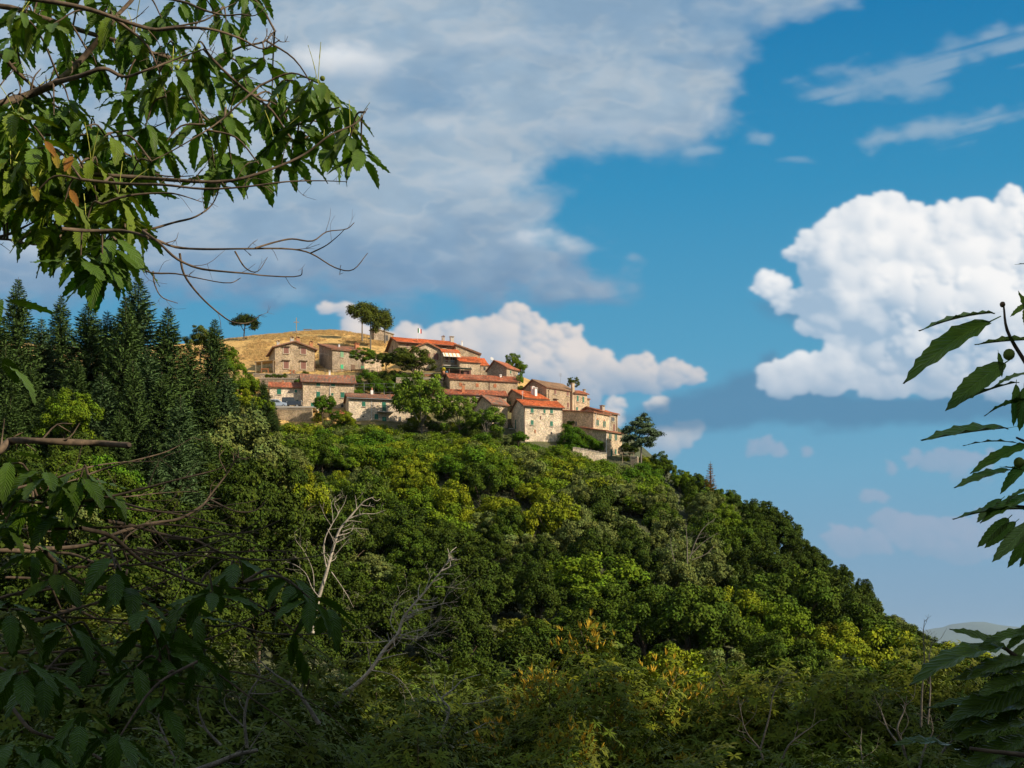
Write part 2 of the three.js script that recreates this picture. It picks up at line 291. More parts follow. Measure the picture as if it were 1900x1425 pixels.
// the near side of the valley, and an unseen slope added behind the camera
W3(0, 0, -1.7); W3(0, 10, -4.5); W3(0, 30, -11.5); W3(0, 60, -21); W3(0, 100, -29); W3(3, 135, -25); W3(-30, 60, -14); W3(-28, 90, -12); W3(-40, 40, -6); W3(-30, 10, 0); W3(-30, -30, 12); W3(30, 60, -24); W3(50, 100, -34); W3(60, 140, -32); W3(35, 20, -4); W3(60, 40, -8); W3(90, 80, -24);
const addedShadeHill = (s, l) => [Math.sin(SUN_AZ) * s + Math.cos(SUN_AZ) * l, -Math.cos(SUN_AZ) * s + Math.sin(SUN_AZ) * l];   // s metres towards the sun, l metres across
for (const [s, l, y] of [[14, -20, 5], [14, 3, 4], [30, -40, 16], [30, 3, 16], [30, 26, 13], [45, 14, 27], [60, -50, 37], [60, -20, 38.5], [60, 4, 38.7], [60, 18, 41], [60, 29, 36], [60, 37, 31], [60, 50, 24], [62, 70, 16], [90, -40, 41], [90, 3, 39], [90, 36, 33], [130, -30, 44], [130, 30, 40], [150, 90, 20]]) { const [x, d] = addedShadeHill(s, l); W3(x, d, y); }  // crest of the added slope, shaped to cast shade on the foreground
W3(-60, -80, 30); W3(-90, 0, 22); W3(-110, 70, 24); W3(150, 60, 0);
const terrainFit = (() => {
  const n = survey.length, N = n + 3, A = Array.from({ length: N }, () => new Float64Array(N + 1)), sc = 0.01;
  const U = (r2) => (r2 > 1e-12 ? r2 * Math.log(r2) * 0.5 : 0);
  for (let i = 0; i < n; i++) { for (let j = 0; j < n; j++) { const dx = (survey[i][0] - survey[j][0]) * sc, dz = (survey[i][1] - survey[j][1]) * sc; A[i][j] = U(dx * dx + dz * dz) + (i === j ? 0.0006 : 0); } A[i][n] = A[n][i] = 1; A[i][n + 1] = A[n + 1][i] = survey[i][0] * sc; A[i][n + 2] = A[n + 2][i] = survey[i][1] * sc; A[i][N] = survey[i][2]; }
  for (let c = 0; c < N; c++) { let p = c; for (let r = c + 1; r < N; r++) if (Math.abs(A[r][c]) > Math.abs(A[p][c])) p = r; [A[c], A[p]] = [A[p], A[c]]; for (let r = 0; r < N; r++) { if (r === c) continue; const k = A[r][c] / A[c][c]; if (k) for (let q = c; q <= N; q++) A[r][q] -= k * A[c][q]; } }
  const w = A.map((row, i) => row[N] / row[i]);
  return (x, d) => { let y = w[n] + w[n + 1] * x * sc + w[n + 2] * d * sc; for (let i = 0; i < n; i++) { const dx = (x - survey[i][0]) * sc, dz = (d - survey[i][1]) * sc; y += w[i] * U(dx * dx + dz * dz); } return y; };
})();
const PLAIN = -170;
function groundY(x, d) {
  const out = Math.max(-190 - x, x - 170, d - 390, -150 - d, 0), k = sstep(0, 160, out);
  const y = Math.max(-60, Math.min(110, terrainFit(clamp(x, -190, 170), clamp(d, -150, 390))));
  return lerp(y, PLAIN - 2, k) + (fbm(x / 9, d / 9, 1, 3) - 0.5) * 0.7;
}
const meadowAt = (x, d) => { const px = 950 + F * x / Math.max(d, 1); return d > 268 && px > 250 && px < 740 && !(d < 292 && px > 560) ? 1 : 0; };
{
  const x0 = -360, x1 = 340, d0 = -310, d1 = 560, nx = 230, nz = 290, pos = [], col = [], uv = [], idx = [];
  const straw = [0.60, 0.385, 0.125], straw2 = [0.46, 0.275, 0.085], soil = [0.065, 0.075, 0.03], green = [0.17, 0.17, 0.06];
  for (let j = 0; j <= nz; j++) for (let i = 0; i <= nx; i++) {
    const x = lerp(x0, x1, i / nx), d = lerp(d0, d1, j / nz);
    pos.push(x, groundY(x, d), -d); uv.push(x, d);
    const px = 950 + F * x / Math.max(d, 1), meadow = d > 252 ? sstep(px < 720 ? 252 : 258, px < 720 ? 258 : 270, d + (fbm(x / 6, d / 6, 3) - 0.5) * 14) * (px > 1180 || (px > 1130 && d > 261) ? 0 : 1) : 0, a = fbm(x / 14, d / 5, 5, 4), b = fbm(x / 30, d / 12, 2, 4);
    let c = mix3(mix3(straw, straw2, clamp((a - 0.35) * 2.6)), green, sstep(0.56, 0.68, b) * 0.7);
    c = mix3(soil, c, meadow * (d < 290 && px > 640 ? 0.25 + 0.5 * sstep(0.5, 0.6, a) : 1));
    col.push(...c);
  }
  for (let j = 0; j < nz; j++) for (let i = 0; i < nx; i++) { const a = j * (nx + 1) + i, b = a + 1, c = a + nx + 1, e = c + 1; idx.push(a, b, e, a, e, c); }
  const g = new THREE.BufferGeometry();
  g.setAttribute('position', new THREE.Float32BufferAttribute(pos, 3)); g.setAttribute('color', new THREE.Float32BufferAttribute(col, 3)); g.setAttribute('uv', new THREE.Float32BufferAttribute(uv, 2)); g.setIndex(idx); g.computeVertexNormals();
  tag(mesh('hillside', g, std(1.25, 1.25, 1.25, 0.95, { vertexColors: true, map: grainTex, bumpMap: grainBump, bumpScale: 0.25 })), 'hillside with dry golden meadow above the village and wooded slopes below', 'hillside', null, 'structure');
}
{ // the low country far off, out to the horizon
  const g = new THREE.PlaneGeometry(130000, 130000, 80, 80); g.rotateX(-Math.PI / 2);
  const col = []; for (let i = 0; i < g.attributes.position.count; i++) { const n = 0.7 + 0.6 * fbm(g.attributes.position.getX(i) / 3000, g.attributes.position.getZ(i) / 3000, 4, 3); col.push(0.09 * n, 0.12 * n, 0.05 * n); }
  g.setAttribute('color', new THREE.Float32BufferAttribute(col, 3));
  const m = mesh('plain', g, std(1, 1, 1, 0.95, { vertexColors: true })); m.position.set(0, PLAIN, 0);
  tag(m, 'flat wooded lowland far beyond the hill', 'plain', null, 'structure');
}
function farRidge(name, label, d, pts, seed, depth) {
  const pos = [], idx = [], n = 220, rows = 14, p0 = pts[0][0], p1 = pts[pts.length - 1][0];
  const h = (px) => { for (let i = 1; i < pts.length; i++) if (px <= pts[i][0]) { const t = (px - pts[i - 1][0]) / (pts[i][0] - pts[i - 1][0]); return lerp(pts[i - 1][1], pts[i][1], t * t * (3 - 2 * t)); } return pts[pts.length - 1][1]; };
  for (let j = 0; j <= rows; j++) for (let i = 0; i <= n; i++) {
    const px = lerp(p0, p1, i / n), t = j / rows * 2 - 1, top = at(px, h(px), d), k = Math.pow(Math.max(0, 1 - Math.abs(t)), 0.9), r = (fbm(px / 46, t * 3 + seed, seed, 4) - 0.5) * 0.5 * (1 - k * 0.75);
    pos.push(top.x + (fbm(px / 30, t * 4, seed + 3) - 0.5) * 900, lerp(PLAIN - 6, top.y, clamp(k + r * (k > 0.01 && k < 1 ? 1 : 0))), -(d + t * depth));
  }
  for (let j = 0; j < rows; j++) for (let i = 0; i < n; i++) { const a = j * (n + 1) + i, b = a + 1, c = a + n + 1, e = c + 1; idx.push(a, b, e, a, e, c); }
  const g = new THREE.BufferGeometry(); g.setAttribute('position', new THREE.Float32BufferAttribute(pos, 3)); g.setIndex(idx); g.computeVertexNormals();
  return tag(mesh(name, g, std(0.075, 0.1, 0.05, 0.95)), label, 'hills', null, 'structure');
}
farRidge('far_hills', 'far blue ridge of hills on the horizon', 44000, [[-1500, 1190], [-300, 1178], [600, 1182], [1300, 1190], [1660, 1180], [1730, 1166], [1790, 1156], [1822, 1153], [1870, 1161], [1930, 1166], [2050, 1150], [2300, 1170], [3200, 1185]], 3, 6000);
farRidge('far_hills', 'nearer blue ridge of low hills below the far one', 24000, [[-1500, 1200], [300, 1196], [1500, 1200], [1790, 1198], [1870, 1186], [1960, 1176], [2100, 1184], [3000, 1200]], 9, 3500);
// ---------------------------------------------------------------- foliage
class Leaves {
  constructor() { this.p = []; this.n = []; this.c = []; this.i = []; }
  // a pointed leaf or spray: base, two flanks, tip
  add(b, dir, nor, len, wid, col, curl = 0) {
    const k = this.p.length / 3, sx = dir.y * nor.z - dir.z * nor.y, sy = dir.z * nor.x - dir.x * nor.z, sz = dir.x * nor.y - dir.y * nor.x, w = wid / 2, m = 0.45 * len, d = curl * len;
    this.p.push(b.x, b.y, b.z, b.x + dir.x * m + sx * w + nor.x * d, b.y + dir.y * m + sy * w + nor.y * d, b.z + dir.z * m + sz * w + nor.z * d, b.x + dir.x * len, b.y + dir.y * len, b.z + dir.z * len, b.x + dir.x * m - sx * w + nor.x * d, b.y + dir.y * m - sy * w + nor.y * d, b.z + dir.z * m - sz * w + nor.z * d);
    for (let q = 0; q < 4; q++) { this.n.push(nor.x, nor.y, nor.z); this.c.push(col[0], col[1], col[2]); }
    this.i.push(k, k + 1, k + 2, k, k + 2, k + 3);
  }
  geometry() {
    const g = new THREE.BufferGeometry();
    g.setAttribute('position', new THREE.Float32BufferAttribute(this.p, 3)); g.setAttribute('normal', new THREE.Float32BufferAttribute(this.n, 3)); g.setAttribute('color', new THREE.Float32BufferAttribute(this.c, 3)); g.setIndex(this.i);
    return g;
  }
}
const ball = (R) => { const z = R() * 2 - 1, a = R() * Math.PI * 2, s = Math.sqrt(1 - z * z); return V(Math.cos(a) * s, z, Math.sin(a) * s); };
const across = (d, R) => { const v = ball(R); v.addScaledVector(d, -v.dot(d)); return v.lengthSq() < 1e-6 ? across(d, R) : v.normalize(); };
// tapered tube through points; radii in metres
function tube(points, r0, r1, sides = 6, wob = 0, seed = 1, step = 4) {
  const curve = points.length > 2 ? new THREE.CatmullRomCurve3(points, false, 'centripetal') : null, n = points.length > 2 ? (points.length - 1) * step : 2, R = rng(seed), pos = [], nor = [], uv = [], idx = [];
  const P = []; for (let i = 0; i <= n; i++) P.push(curve ? curve.getPoint(i / n) : points[0].clone().lerp(points[1], i / n));
  let side = null, run = 0;
  for (let i = 0; i <= n; i++) {
    const t = (P[Math.min(n, i + 1)].clone().sub(P[Math.max(0, i - 1)])).normalize();
    if (!side) side = Math.abs(t.y) < 0.9 ? V(0, 1, 0).cross(t).normalize() : V(1, 0, 0).cross(t).normalize();
    side.addScaledVector(t, -side.dot(t)).normalize();
    const up = t.clone().cross(side), r = lerp(r0, r1, i / n) * (1 + wob * (R() - 0.5));
    if (i) run += P[i].distanceTo(P[i - 1]);
    for (let k = 0; k <= sides; k++) { const a = k / sides * Math.PI * 2, c = Math.cos(a), s = Math.sin(a), v = side.clone().multiplyScalar(c).addScaledVector(up, s); pos.push(P[i].x + v.x * r, P[i].y + v.y * r, P[i].z + v.z * r); nor.push(v.x, v.y, v.z); uv.push(k / sides * r0 * 6, run); }
  }
  for (let i = 0; i < n; i++) for (let k = 0; k < sides; k++) { const a = i * (sides + 1) + k, b = a + 1, c = a + sides + 1, d = c + 1; idx.push(a, b, d, a, d, c); }
  const last = pos.length / 3; pos.push(P[n].x, P[n].y, P[n].z); nor.push(0, 1, 0); uv.push(0, run); for (let k = 0; k < sides; k++) idx.push(n * (sides + 1) + k, n * (sides + 1) + k + 1, last);
  const g = new THREE.BufferGeometry(); g.setAttribute('position', new THREE.Float32BufferAttribute(pos, 3)); g.setAttribute('normal', new THREE.Float32BufferAttribute(nor, 3)); g.setAttribute('uv', new THREE.Float32BufferAttribute(uv, 2)); g.setIndex(idx);
  return g;
}
const bark = std(0.17, 0.125, 0.085, 0.95, { map: barkTex }), barkGrey = std(0.30, 0.27, 0.23, 0.95, { map: barkTex }), barkDead = std(0.62, 0.57, 0.50, 0.9, { map: barkTex });
const leafMat = (r, g, b, rough = 0.8) => { const m = new THREE.MeshPhysicalMaterial({ roughness: rough, specularIntensity: 0.22, vertexColors: true, side: THREE.DoubleSide }); m.color.setRGB(r * 0.92, g * 1.02, b * 0.42); return m; };
const tone = (R, k = 0.25, warm = 0.1) => { const t = 1 + (R() - 0.5) * 2 * k, w = (R() - 0.5) * 2 * warm; return [t * (1 + w), t, t * (1 - w * 0.6)]; };

// rounded crown of a broadleaf tree: clumps of leaf sprays over limbs
function broadGeometry(seed, { r = 4, h = 8.5, clumps = 46, leaves = 8000, size = 0.34, low = 0.22, squash = 0.95, airy = 0, trunk = 0.16, cr = [0.2, 0.38], lobes = 0 } = {}) {
  const R = rng(seed), L = new Leaves(), cy = h - r * squash, wood = [], lean = V((R() - 0.5) * 0.6, 0, (R() - 0.5) * 0.6);
  const base = V(0, -1.2, 0), fork = V(lean.x, cy - r * squash * 0.55, lean.z);
  wood.push(tube([base, base.clone().lerp(fork, 0.5).add(V(0.1, 0, 0.05)), fork], trunk * 1.25, trunk * 0.8, 7, 0.15, seed));
  const cl = [], lob = [];
  for (let i = 0; i < lobes; i++) { const a = i / lobes * 6.28 + R(), q = 0.42 + 0.16 * R(); lob.push([Math.cos(a) * r * q, (R() - 0.35) * r * 0.55, Math.sin(a) * r * q, r * (0.46 + 0.16 * R())]); }
  if (lobes) lob.push([0, r * 0.34, 0, r * 0.6]);
  for (let i = 0; lobes && i < clumps; i++) {
    const b = lob[i % lob.length], d = ball(R); if (d.y < -0.5) d.y = -d.y * 0.5;
    const k = (0.8 + 0.25 * R()) * b[3], c = V(b[0] + d.x * k, cy + (b[1] + d.y * k) * squash, b[2] + d.z * k);
    cl.push([c, r * (cr[0] + (cr[1] - cr[0]) * R()), d, 0.82 + 0.36 * R(), (R() - 0.5) * 0.2]);
  }
  for (let i = 0; !lobes && i < clumps; i++) {
    const d = ball(R); if (d.y < -0.55) d.y = -d.y * 0.5;
    const k = i < clumps * 0.8 ? 0.72 + 0.26 * R() : 0.25 + 0.4 * R(), bump = 0.86 + 0.3 * noise3(d.x * 1.7 + seed, d.y * 1.7, d.z * 1.7);
    const c = V(d.x * r * k * bump, cy + d.y * r * squash * k * bump, d.z * r * k * bump), cR = r * (cr[0] + (cr[1] - cr[0]) * R());
    cl.push([c, cR, d, 0.8 + 0.4 * R(), (R() - 0.5) * 0.2]);
  }
  for (let i = 0; i < Math.min(9, clumps); i++) { const c = cl[i * Math.floor(clumps / 9)][0]; wood.push(tube([fork.clone().add(V(0, -R() * 0.6, 0)), fork.clone().lerp(c, 0.5).add(V(0, 0.25, 0)), c], trunk * 0.55, trunk * 0.12, 5, 0.1, seed + i)); }
  const total = cl.reduce((s, c) => s + c[1] * c[1], 0);
  for (const [c, cR, d, k, w] of cl) {
    const n = Math.round(leaves * cR * cR / total);
    for (let i = 0; i < n; i++) {
      const o = ball(R); if (o.dot(d) < -0.35 && R() < 0.7) o.negate();
      const rr = cR * (airy ? 0.35 + 0.75 * R() : 0.6 + 0.62 * R()), p = V(c.x + o.x * rr, c.y + o.y * rr * 0.85, c.z + o.z * rr);
      const nor = V(o.x * 0.8 + d.x * 0.35 + (R() - 0.5) * 1.7, o.y * 0.8 + 0.35 + (R() - 0.5) * 1.7, o.z * 0.8 + d.z * 0.35 + (R() - 0.5) * 1.7).normalize(), dir = across(nor, R);
      const t = tone(R, 0.38, 0.12), s = size * (0.65 + 0.7 * R());
      L.add(p.addScaledVector(dir, -s / 2), dir, nor, s, s * (0.55 + 0.25 * R()), [t[0] * k * (1 + w), t[1] * k, t[2] * k * (1 - w)], 0.12);
    }
  }
  return { crown: L.geometry(), trunk: mergeGeometries(wood), h, r };
}
// spruce: whorls of drooping branches with hanging sprays
function spruceGeometry(seed, { h = 20, r = 3.6, step = 0.42, size = 0.5, bare = 0.06 } = {}) {
  const R = rng(seed), L = new Leaves(), wood = [tube([V(0, -1.5, 0), V(0.05, h * 0.5, 0), V(0, h, 0)], 0.26, 0.02, 7, 0.08, seed)];
  for (let y = h * bare; y < h - 0.25; y += step * (0.8 + 0.4 * R())) {
    const t = y / h, prof = Math.pow(1 - t, 0.82) * (t < 0.16 ? 0.8 + t * 1.25 : 1), n = t > 0.9 ? 5 : 7, a0 = R() * 6.28;
    for (let k = 0; k < n; k++) {
      const a = a0 + k / n * 6.283 + (R() - 0.5) * 0.6, len = Math.max(0.22, r * prof * (0.66 + 0.5 * R())), ca = Math.cos(a), sa = Math.sin(a), droop = (0.16 + 0.22 * R()) * (1 - t * 0.9), kb = 0.82 + 0.36 * R();
      const B = (s) => V(ca * len * s, y - droop * len * s + (s * s) * len * 0.2, sa * len * s);
      if (len > 1.4) wood.push(tube([B(0), B(0.5), B(0.95)], 0.035, 0.01, 3));
      const m = Math.max(3, Math.round(len / 0.19));
      for (let q = 1; q <= m; q++) {
        const s = q / m, p = B(s), side = V(-sa, 0, ca), out = V(ca, -droop + 0.4 * s, sa).normalize();
        for (const e of [-1, 1, 0, 2]) {
          if (e === 2 && R() < 0.3) continue;
          const dir = e === 0 ? out.clone().add(V((R() - 0.5) * 0.3, 0.1 + 0.2 * R(), (R() - 0.5) * 0.3)) : e === 2 ? V((R() - 0.5) * 0.6, -1, (R() - 0.5) * 0.6) : side.clone().multiplyScalar(e * (0.7 + 0.5 * R())).addScaledVector(out, 0.75).add(V(0, -0.25 * R(), 0));
          dir.normalize();
          const nor = V(ca * 0.5 + (R() - 0.5) * 1.3, 0.7, sa * 0.5 + (R() - 0.5) * 1.3); nor.addScaledVector(dir, -nor.dot(dir)).normalize();
          const g = tone(R, 0.36, 0.06), sz = size * (0.6 + 0.6 * R()) * (0.5 + 0.5 * Math.min(1, len));
          L.add(p, dir, nor, sz, sz * 0.3, [g[0] * kb, g[1] * kb, g[2] * kb], 0.05);
        }
      }
    }
  }
  return { crown: L.geometry(), trunk: mergeGeometries(wood.map((g) => g)), h, r };
}
// flat-topped pine or layered cedar
function layeredGeometry(seed, { h = 9, layers, size = 0.34, trunk = 0.2, lean = 0, per = 420, forks = [] } = {}) {
  const R = rng(seed), L = new Leaves(), wood = [];
  const T = (y) => V(lean * Math.pow(y / h, 1.5), y, 0);
  wood.push(tube([V(0, -1, 0), T(h * 0.35), T(h * 0.7), T(h * 0.97)], trunk, trunk * 0.15, 7, 0.12, seed));
  for (const f of forks) wood.push(tube(f.map((p) => V(...p)), trunk * 0.7, trunk * 0.2, 6, 0.1, seed));
  for (const [x, y, z, rx, ry, k = 1] of layers) {
    const c = V(x, y, z), n = Math.round(per * rx * (rx + ry) * k), s0 = T(Math.min(h * 0.93, Math.max(h * 0.3, y - ry * 0.6)));
    wood.push(tube([s0, s0.clone().lerp(c, 0.55).add(V(0, 0.1, 0)), c], trunk * 0.38, trunk * 0.08, 5, 0.1, seed));
    const kc = 0.8 + 0.4 * R();
    for (let i = 0; i < n; i++) {
      const o = ball(R), q = Math.pow(R(), 0.45) * (0.85 + 0.4 * R()), bump = 0.5 + noise3(o.x * 2.3 + x, o.y * 2 + y, o.z * 2.3 + seed), p = V(x + o.x * rx * q * bump, y + o.y * ry * q * bump, z + o.z * rx * q * bump);
      const nor = V(o.x * 0.6 + (R() - 0.5) * 1.6, 0.6 + o.y * 0.5, o.z * 0.6 + (R() - 0.5) * 1.6).normalize(), dir = across(nor, R), t = tone(R, 0.4, 0.08), s = size * (0.6 + 0.7 * R());
      L.add(p, dir, nor, s, s * 0.36, [t[0] * kc, t[1] * kc, t[2] * kc], 0.08);
    }
  }
  return { crown: L.geometry(), trunk: mergeGeometries(wood), h };
}
// chestnut seen near: rosettes of long pointed leaves at the twig ends, on clumps
function chestnutGeometry(seed, { r = 3.6, h = 9, clumps = 34, rosettes = 3400, len = 0.19, catkins = 0, squash = 1.1 } = {}) {
  const R = rng(seed), L = new Leaves(), K = new Leaves(), cy = h - r * squash, wood = [], fork = V(0, Math.max(1.2, cy - r * squash * 0.7), 0);
  wood.push(tube([V(0, -1.5, 0), V(0.12, fork.y * 0.5, 0.05), fork], 0.19, 0.13, 7, 0.15, seed));
  const cl = [];
  for (let i = 0; i < clumps; i++) { const d = ball(R); if (d.y < -0.3) d.y *= -0.7; const k = 0.62 + 0.4 * R(), c = V(d.x * r * k, cy + d.y * r * squash * k, d.z * r * k); cl.push([c, r * (0.2 + 0.16 * R()), d, 0.8 + 0.4 * R(), (R() - 0.5) * 0.24]); }
  for (let i = 0; i < cl.length; i++) { const c = cl[i][0], s = fork.clone().lerp(V(0, cy, 0), R() * 0.8); wood.push(tube([s, s.clone().lerp(c, 0.55).add(V((R() - 0.5) * 0.4, 0.2, (R() - 0.5) * 0.4)), c.clone().addScaledVector(cl[i][2], cl[i][1] * 0.8)], 0.05, 0.008, 4, 0.1, seed + i, 3)); }
  for (const [c, cR, d, k, w] of cl) for (let i = 0; i < rosettes / clumps; i++) {
    const o = ball(R), p = V(c.x + o.x * cR * (0.45 + 0.7 * R()), c.y + o.y * cR * (0.45 + 0.7 * R()), c.z + o.z * cR * (0.45 + 0.7 * R()));
    const ax = V(o.x * 0.6 + d.x * 0.5 + (R() - 0.5) * 0.7, 0.75 + o.y * 0.3, o.z * 0.6 + d.z * 0.5 + (R() - 0.5) * 0.7).normalize(), s = across(ax, R), s2 = ax.clone().cross(s), n = 5 + Math.floor(R() * 3), t = tone(R, 0.2, 0.12);
    for (let q = 0; q < n; q++) {
      const a = q / n * 6.283 + R() * 0.6, out = s.clone().multiplyScalar(Math.cos(a)).addScaledVector(s2, Math.sin(a)), dir = out.clone().addScaledVector(ax, 0.45 - 0.5 * R()).add(V(0, -0.25 - 0.3 * R(), 0)).normalize();
      const nor = ax.clone().addScaledVector(out, 0.35); nor.addScaledVector(dir, -nor.dot(dir)).normalize();
      const e = 0.85 + 0.3 * R(), ln = len * (0.65 + 0.6 * R());
      L.add(p, dir, nor, ln, ln * 0.3, [t[0] * k * e * (1 + w), t[1] * k * e, t[2] * k * e * (1 - w)], 0.06);
    }
    if (catkins && w > 0 && o.dot(d) > 0.25 && R() < catkins) for (let q = 0; q < 7; q++) { const dir = V(ax.x + (R() - 0.5) * 1.1, ax.y + 0.5 * R(), ax.z + (R() - 0.5) * 1.1).normalize(), t2 = tone(R, 0.25, 0.12); K.add(p, dir, across(dir, R), 0.13 + 0.12 * R(), 0.024, t2, 0); }
  }
  return { crown: L.geometry(), trunk: mergeGeometries(wood), catkins: catkins ? K.geometry() : null, h, r };
}
function treeThing(name, label, category, geo, woodM, leafM, group) {
  const t = thing(name, label, category, V(0, 0, 0), 0, group);
  mesh('trunk', geo.trunk, woodM, t);
  mesh('crown', geo.crown, leafM, t, 'stuff');
  return t;
}
// a tree of a kind at a place; shapes are shared between trees of a kind
function plant(kind, geo, woodM, leafM, pos, size, turn, stretch = 1) {
  const t = treeThing(kind.name, kind.label, kind.category ?? 'tree', geo, woodM, leafM, kind.group);
  t.position.copy(pos); t.rotation.y = turn; t.scale.set(size, size * stretch, size);
  return t;
}
// ---------------------------------------------------------------- the woods
const broad = [0, 1, 2, 3, 4, 5].map((i) => broadGeometry(100 + i * 7, { r: 4, h: 8.6, clumps: 96 + i * 8, leaves: 16000, size: 0.25, squash: 0.9 + 0.06 * i, lobes: 3 + i % 3, cr: [0.085, 0.2] }));
const shrub = [0, 1, 2].map((i) => broadGeometry(300 + i * 5, { r: 2.2, h: 3.4, clumps: 26, leaves: 5200, size: 0.21, squash: 0.8, trunk: 0.08, cr: [0.24, 0.42] }));
const airy = [0, 1, 2].map((i) => broadGeometry(400 + i * 5, { r: 3, h: 7, clumps: 60, leaves: 11000, size: 0.22, squash: 1.15, airy: 1, trunk: 0.12, cr: [0.14, 0.26] }));
const LM = {
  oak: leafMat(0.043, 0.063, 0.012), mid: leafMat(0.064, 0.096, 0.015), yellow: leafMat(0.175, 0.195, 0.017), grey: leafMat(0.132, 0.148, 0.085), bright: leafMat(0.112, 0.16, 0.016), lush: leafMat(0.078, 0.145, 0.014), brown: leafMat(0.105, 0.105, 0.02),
  spruce: leafMat(0.064, 0.1, 0.055), spruceBlue: leafMat(0.078, 0.12, 0.1), pine: leafMat(0.095, 0.108, 0.034), cedar: leafMat(0.085, 0.115, 0.13), rust: leafMat(0.24, 0.11, 0.07), olive: leafMat(0.085, 0.102, 0.024),
};
const KIND = {
  oak: { name: 'oak_tree', label: 'dark green oak in the dense wood below the village', group: 'dark oaks of the wooded slope', m: LM.oak },
  mid: { name: 'broadleaf_tree', label: 'mid green rounded broadleaf tree in the wooded slope', group: 'mid green trees of the wooded slope', m: LM.mid },
  yellow: { name: 'acacia_tree', label: 'yellow green rounded tree on the slope below the village', group: 'yellow green trees of the wooded slope', m: LM.yellow },
  grey: { name: 'whitebeam_tree', label: 'grey green tree with pale silvery leaf clumps on the slope', group: 'grey green trees of the wooded slope', m: LM.grey },
  bright: { name: 'maple_tree', label: 'fresh bright green tree in the wooded slope', group: 'bright green trees of the wooded slope', m: LM.bright },
  brown: { name: 'olive_brown_tree', label: 'olive brown flowering tree low in the wooded slope', group: 'olive brown trees low in the wood', m: LM.brown },
  shrub: { name: 'shrub', label: 'bright green shrub in the thicket under the house walls', group: 'shrubs under the village walls', category: 'shrub', m: LM.bright },
  shade: { name: 'hill_tree', label: 'tall tree on the steep slope across the valley from the village', group: 'trees on the near valley slope', m: LM.oak },
};
const stand = (x, d, sink = 0.1) => V(x, groundY(x, d) - sink, -d);
const OUTLINE = [[0, 500], [1180, 800], [1240, 850], [1300, 888], [1330, 893], [1380, 910], [1440, 938], [1475, 972], [1500, 1008], [1530, 1045], [1600, 1088], [1640, 1125], [1700, 1165], [1760, 1180], [1800, 1200], [1900, 1215], [2100, 1230]];
const skyline = (px) => { for (let i = 1; i < OUTLINE.length; i++) if (px <= OUTLINE[i][0]) return lerp(OUTLINE[i - 1][1], OUTLINE[i][1], (px - OUTLINE[i - 1][0]) / (OUTLINE[i][0] - OUTLINE[i - 1][0])); return 1230; };
const FOOT = [[400, 770], [500, 784], [580, 786], [640, 784], [700, 791], [760, 802], [830, 806], [940, 812], [1000, 826], [1050, 834], [1120, 854], [1160, 862], [1240, 862]];   // where the walls stand clear of the bushes
const footline = (px) => { for (let i = 1; i < FOOT.length; i++) if (px <= FOOT[i][0]) return lerp(FOOT[i - 1][1], FOOT[i][1], clamp((px - FOOT[i - 1][0]) / (FOOT[i][0] - FOOT[i - 1][0]))); return 862; };
let woods = 0;
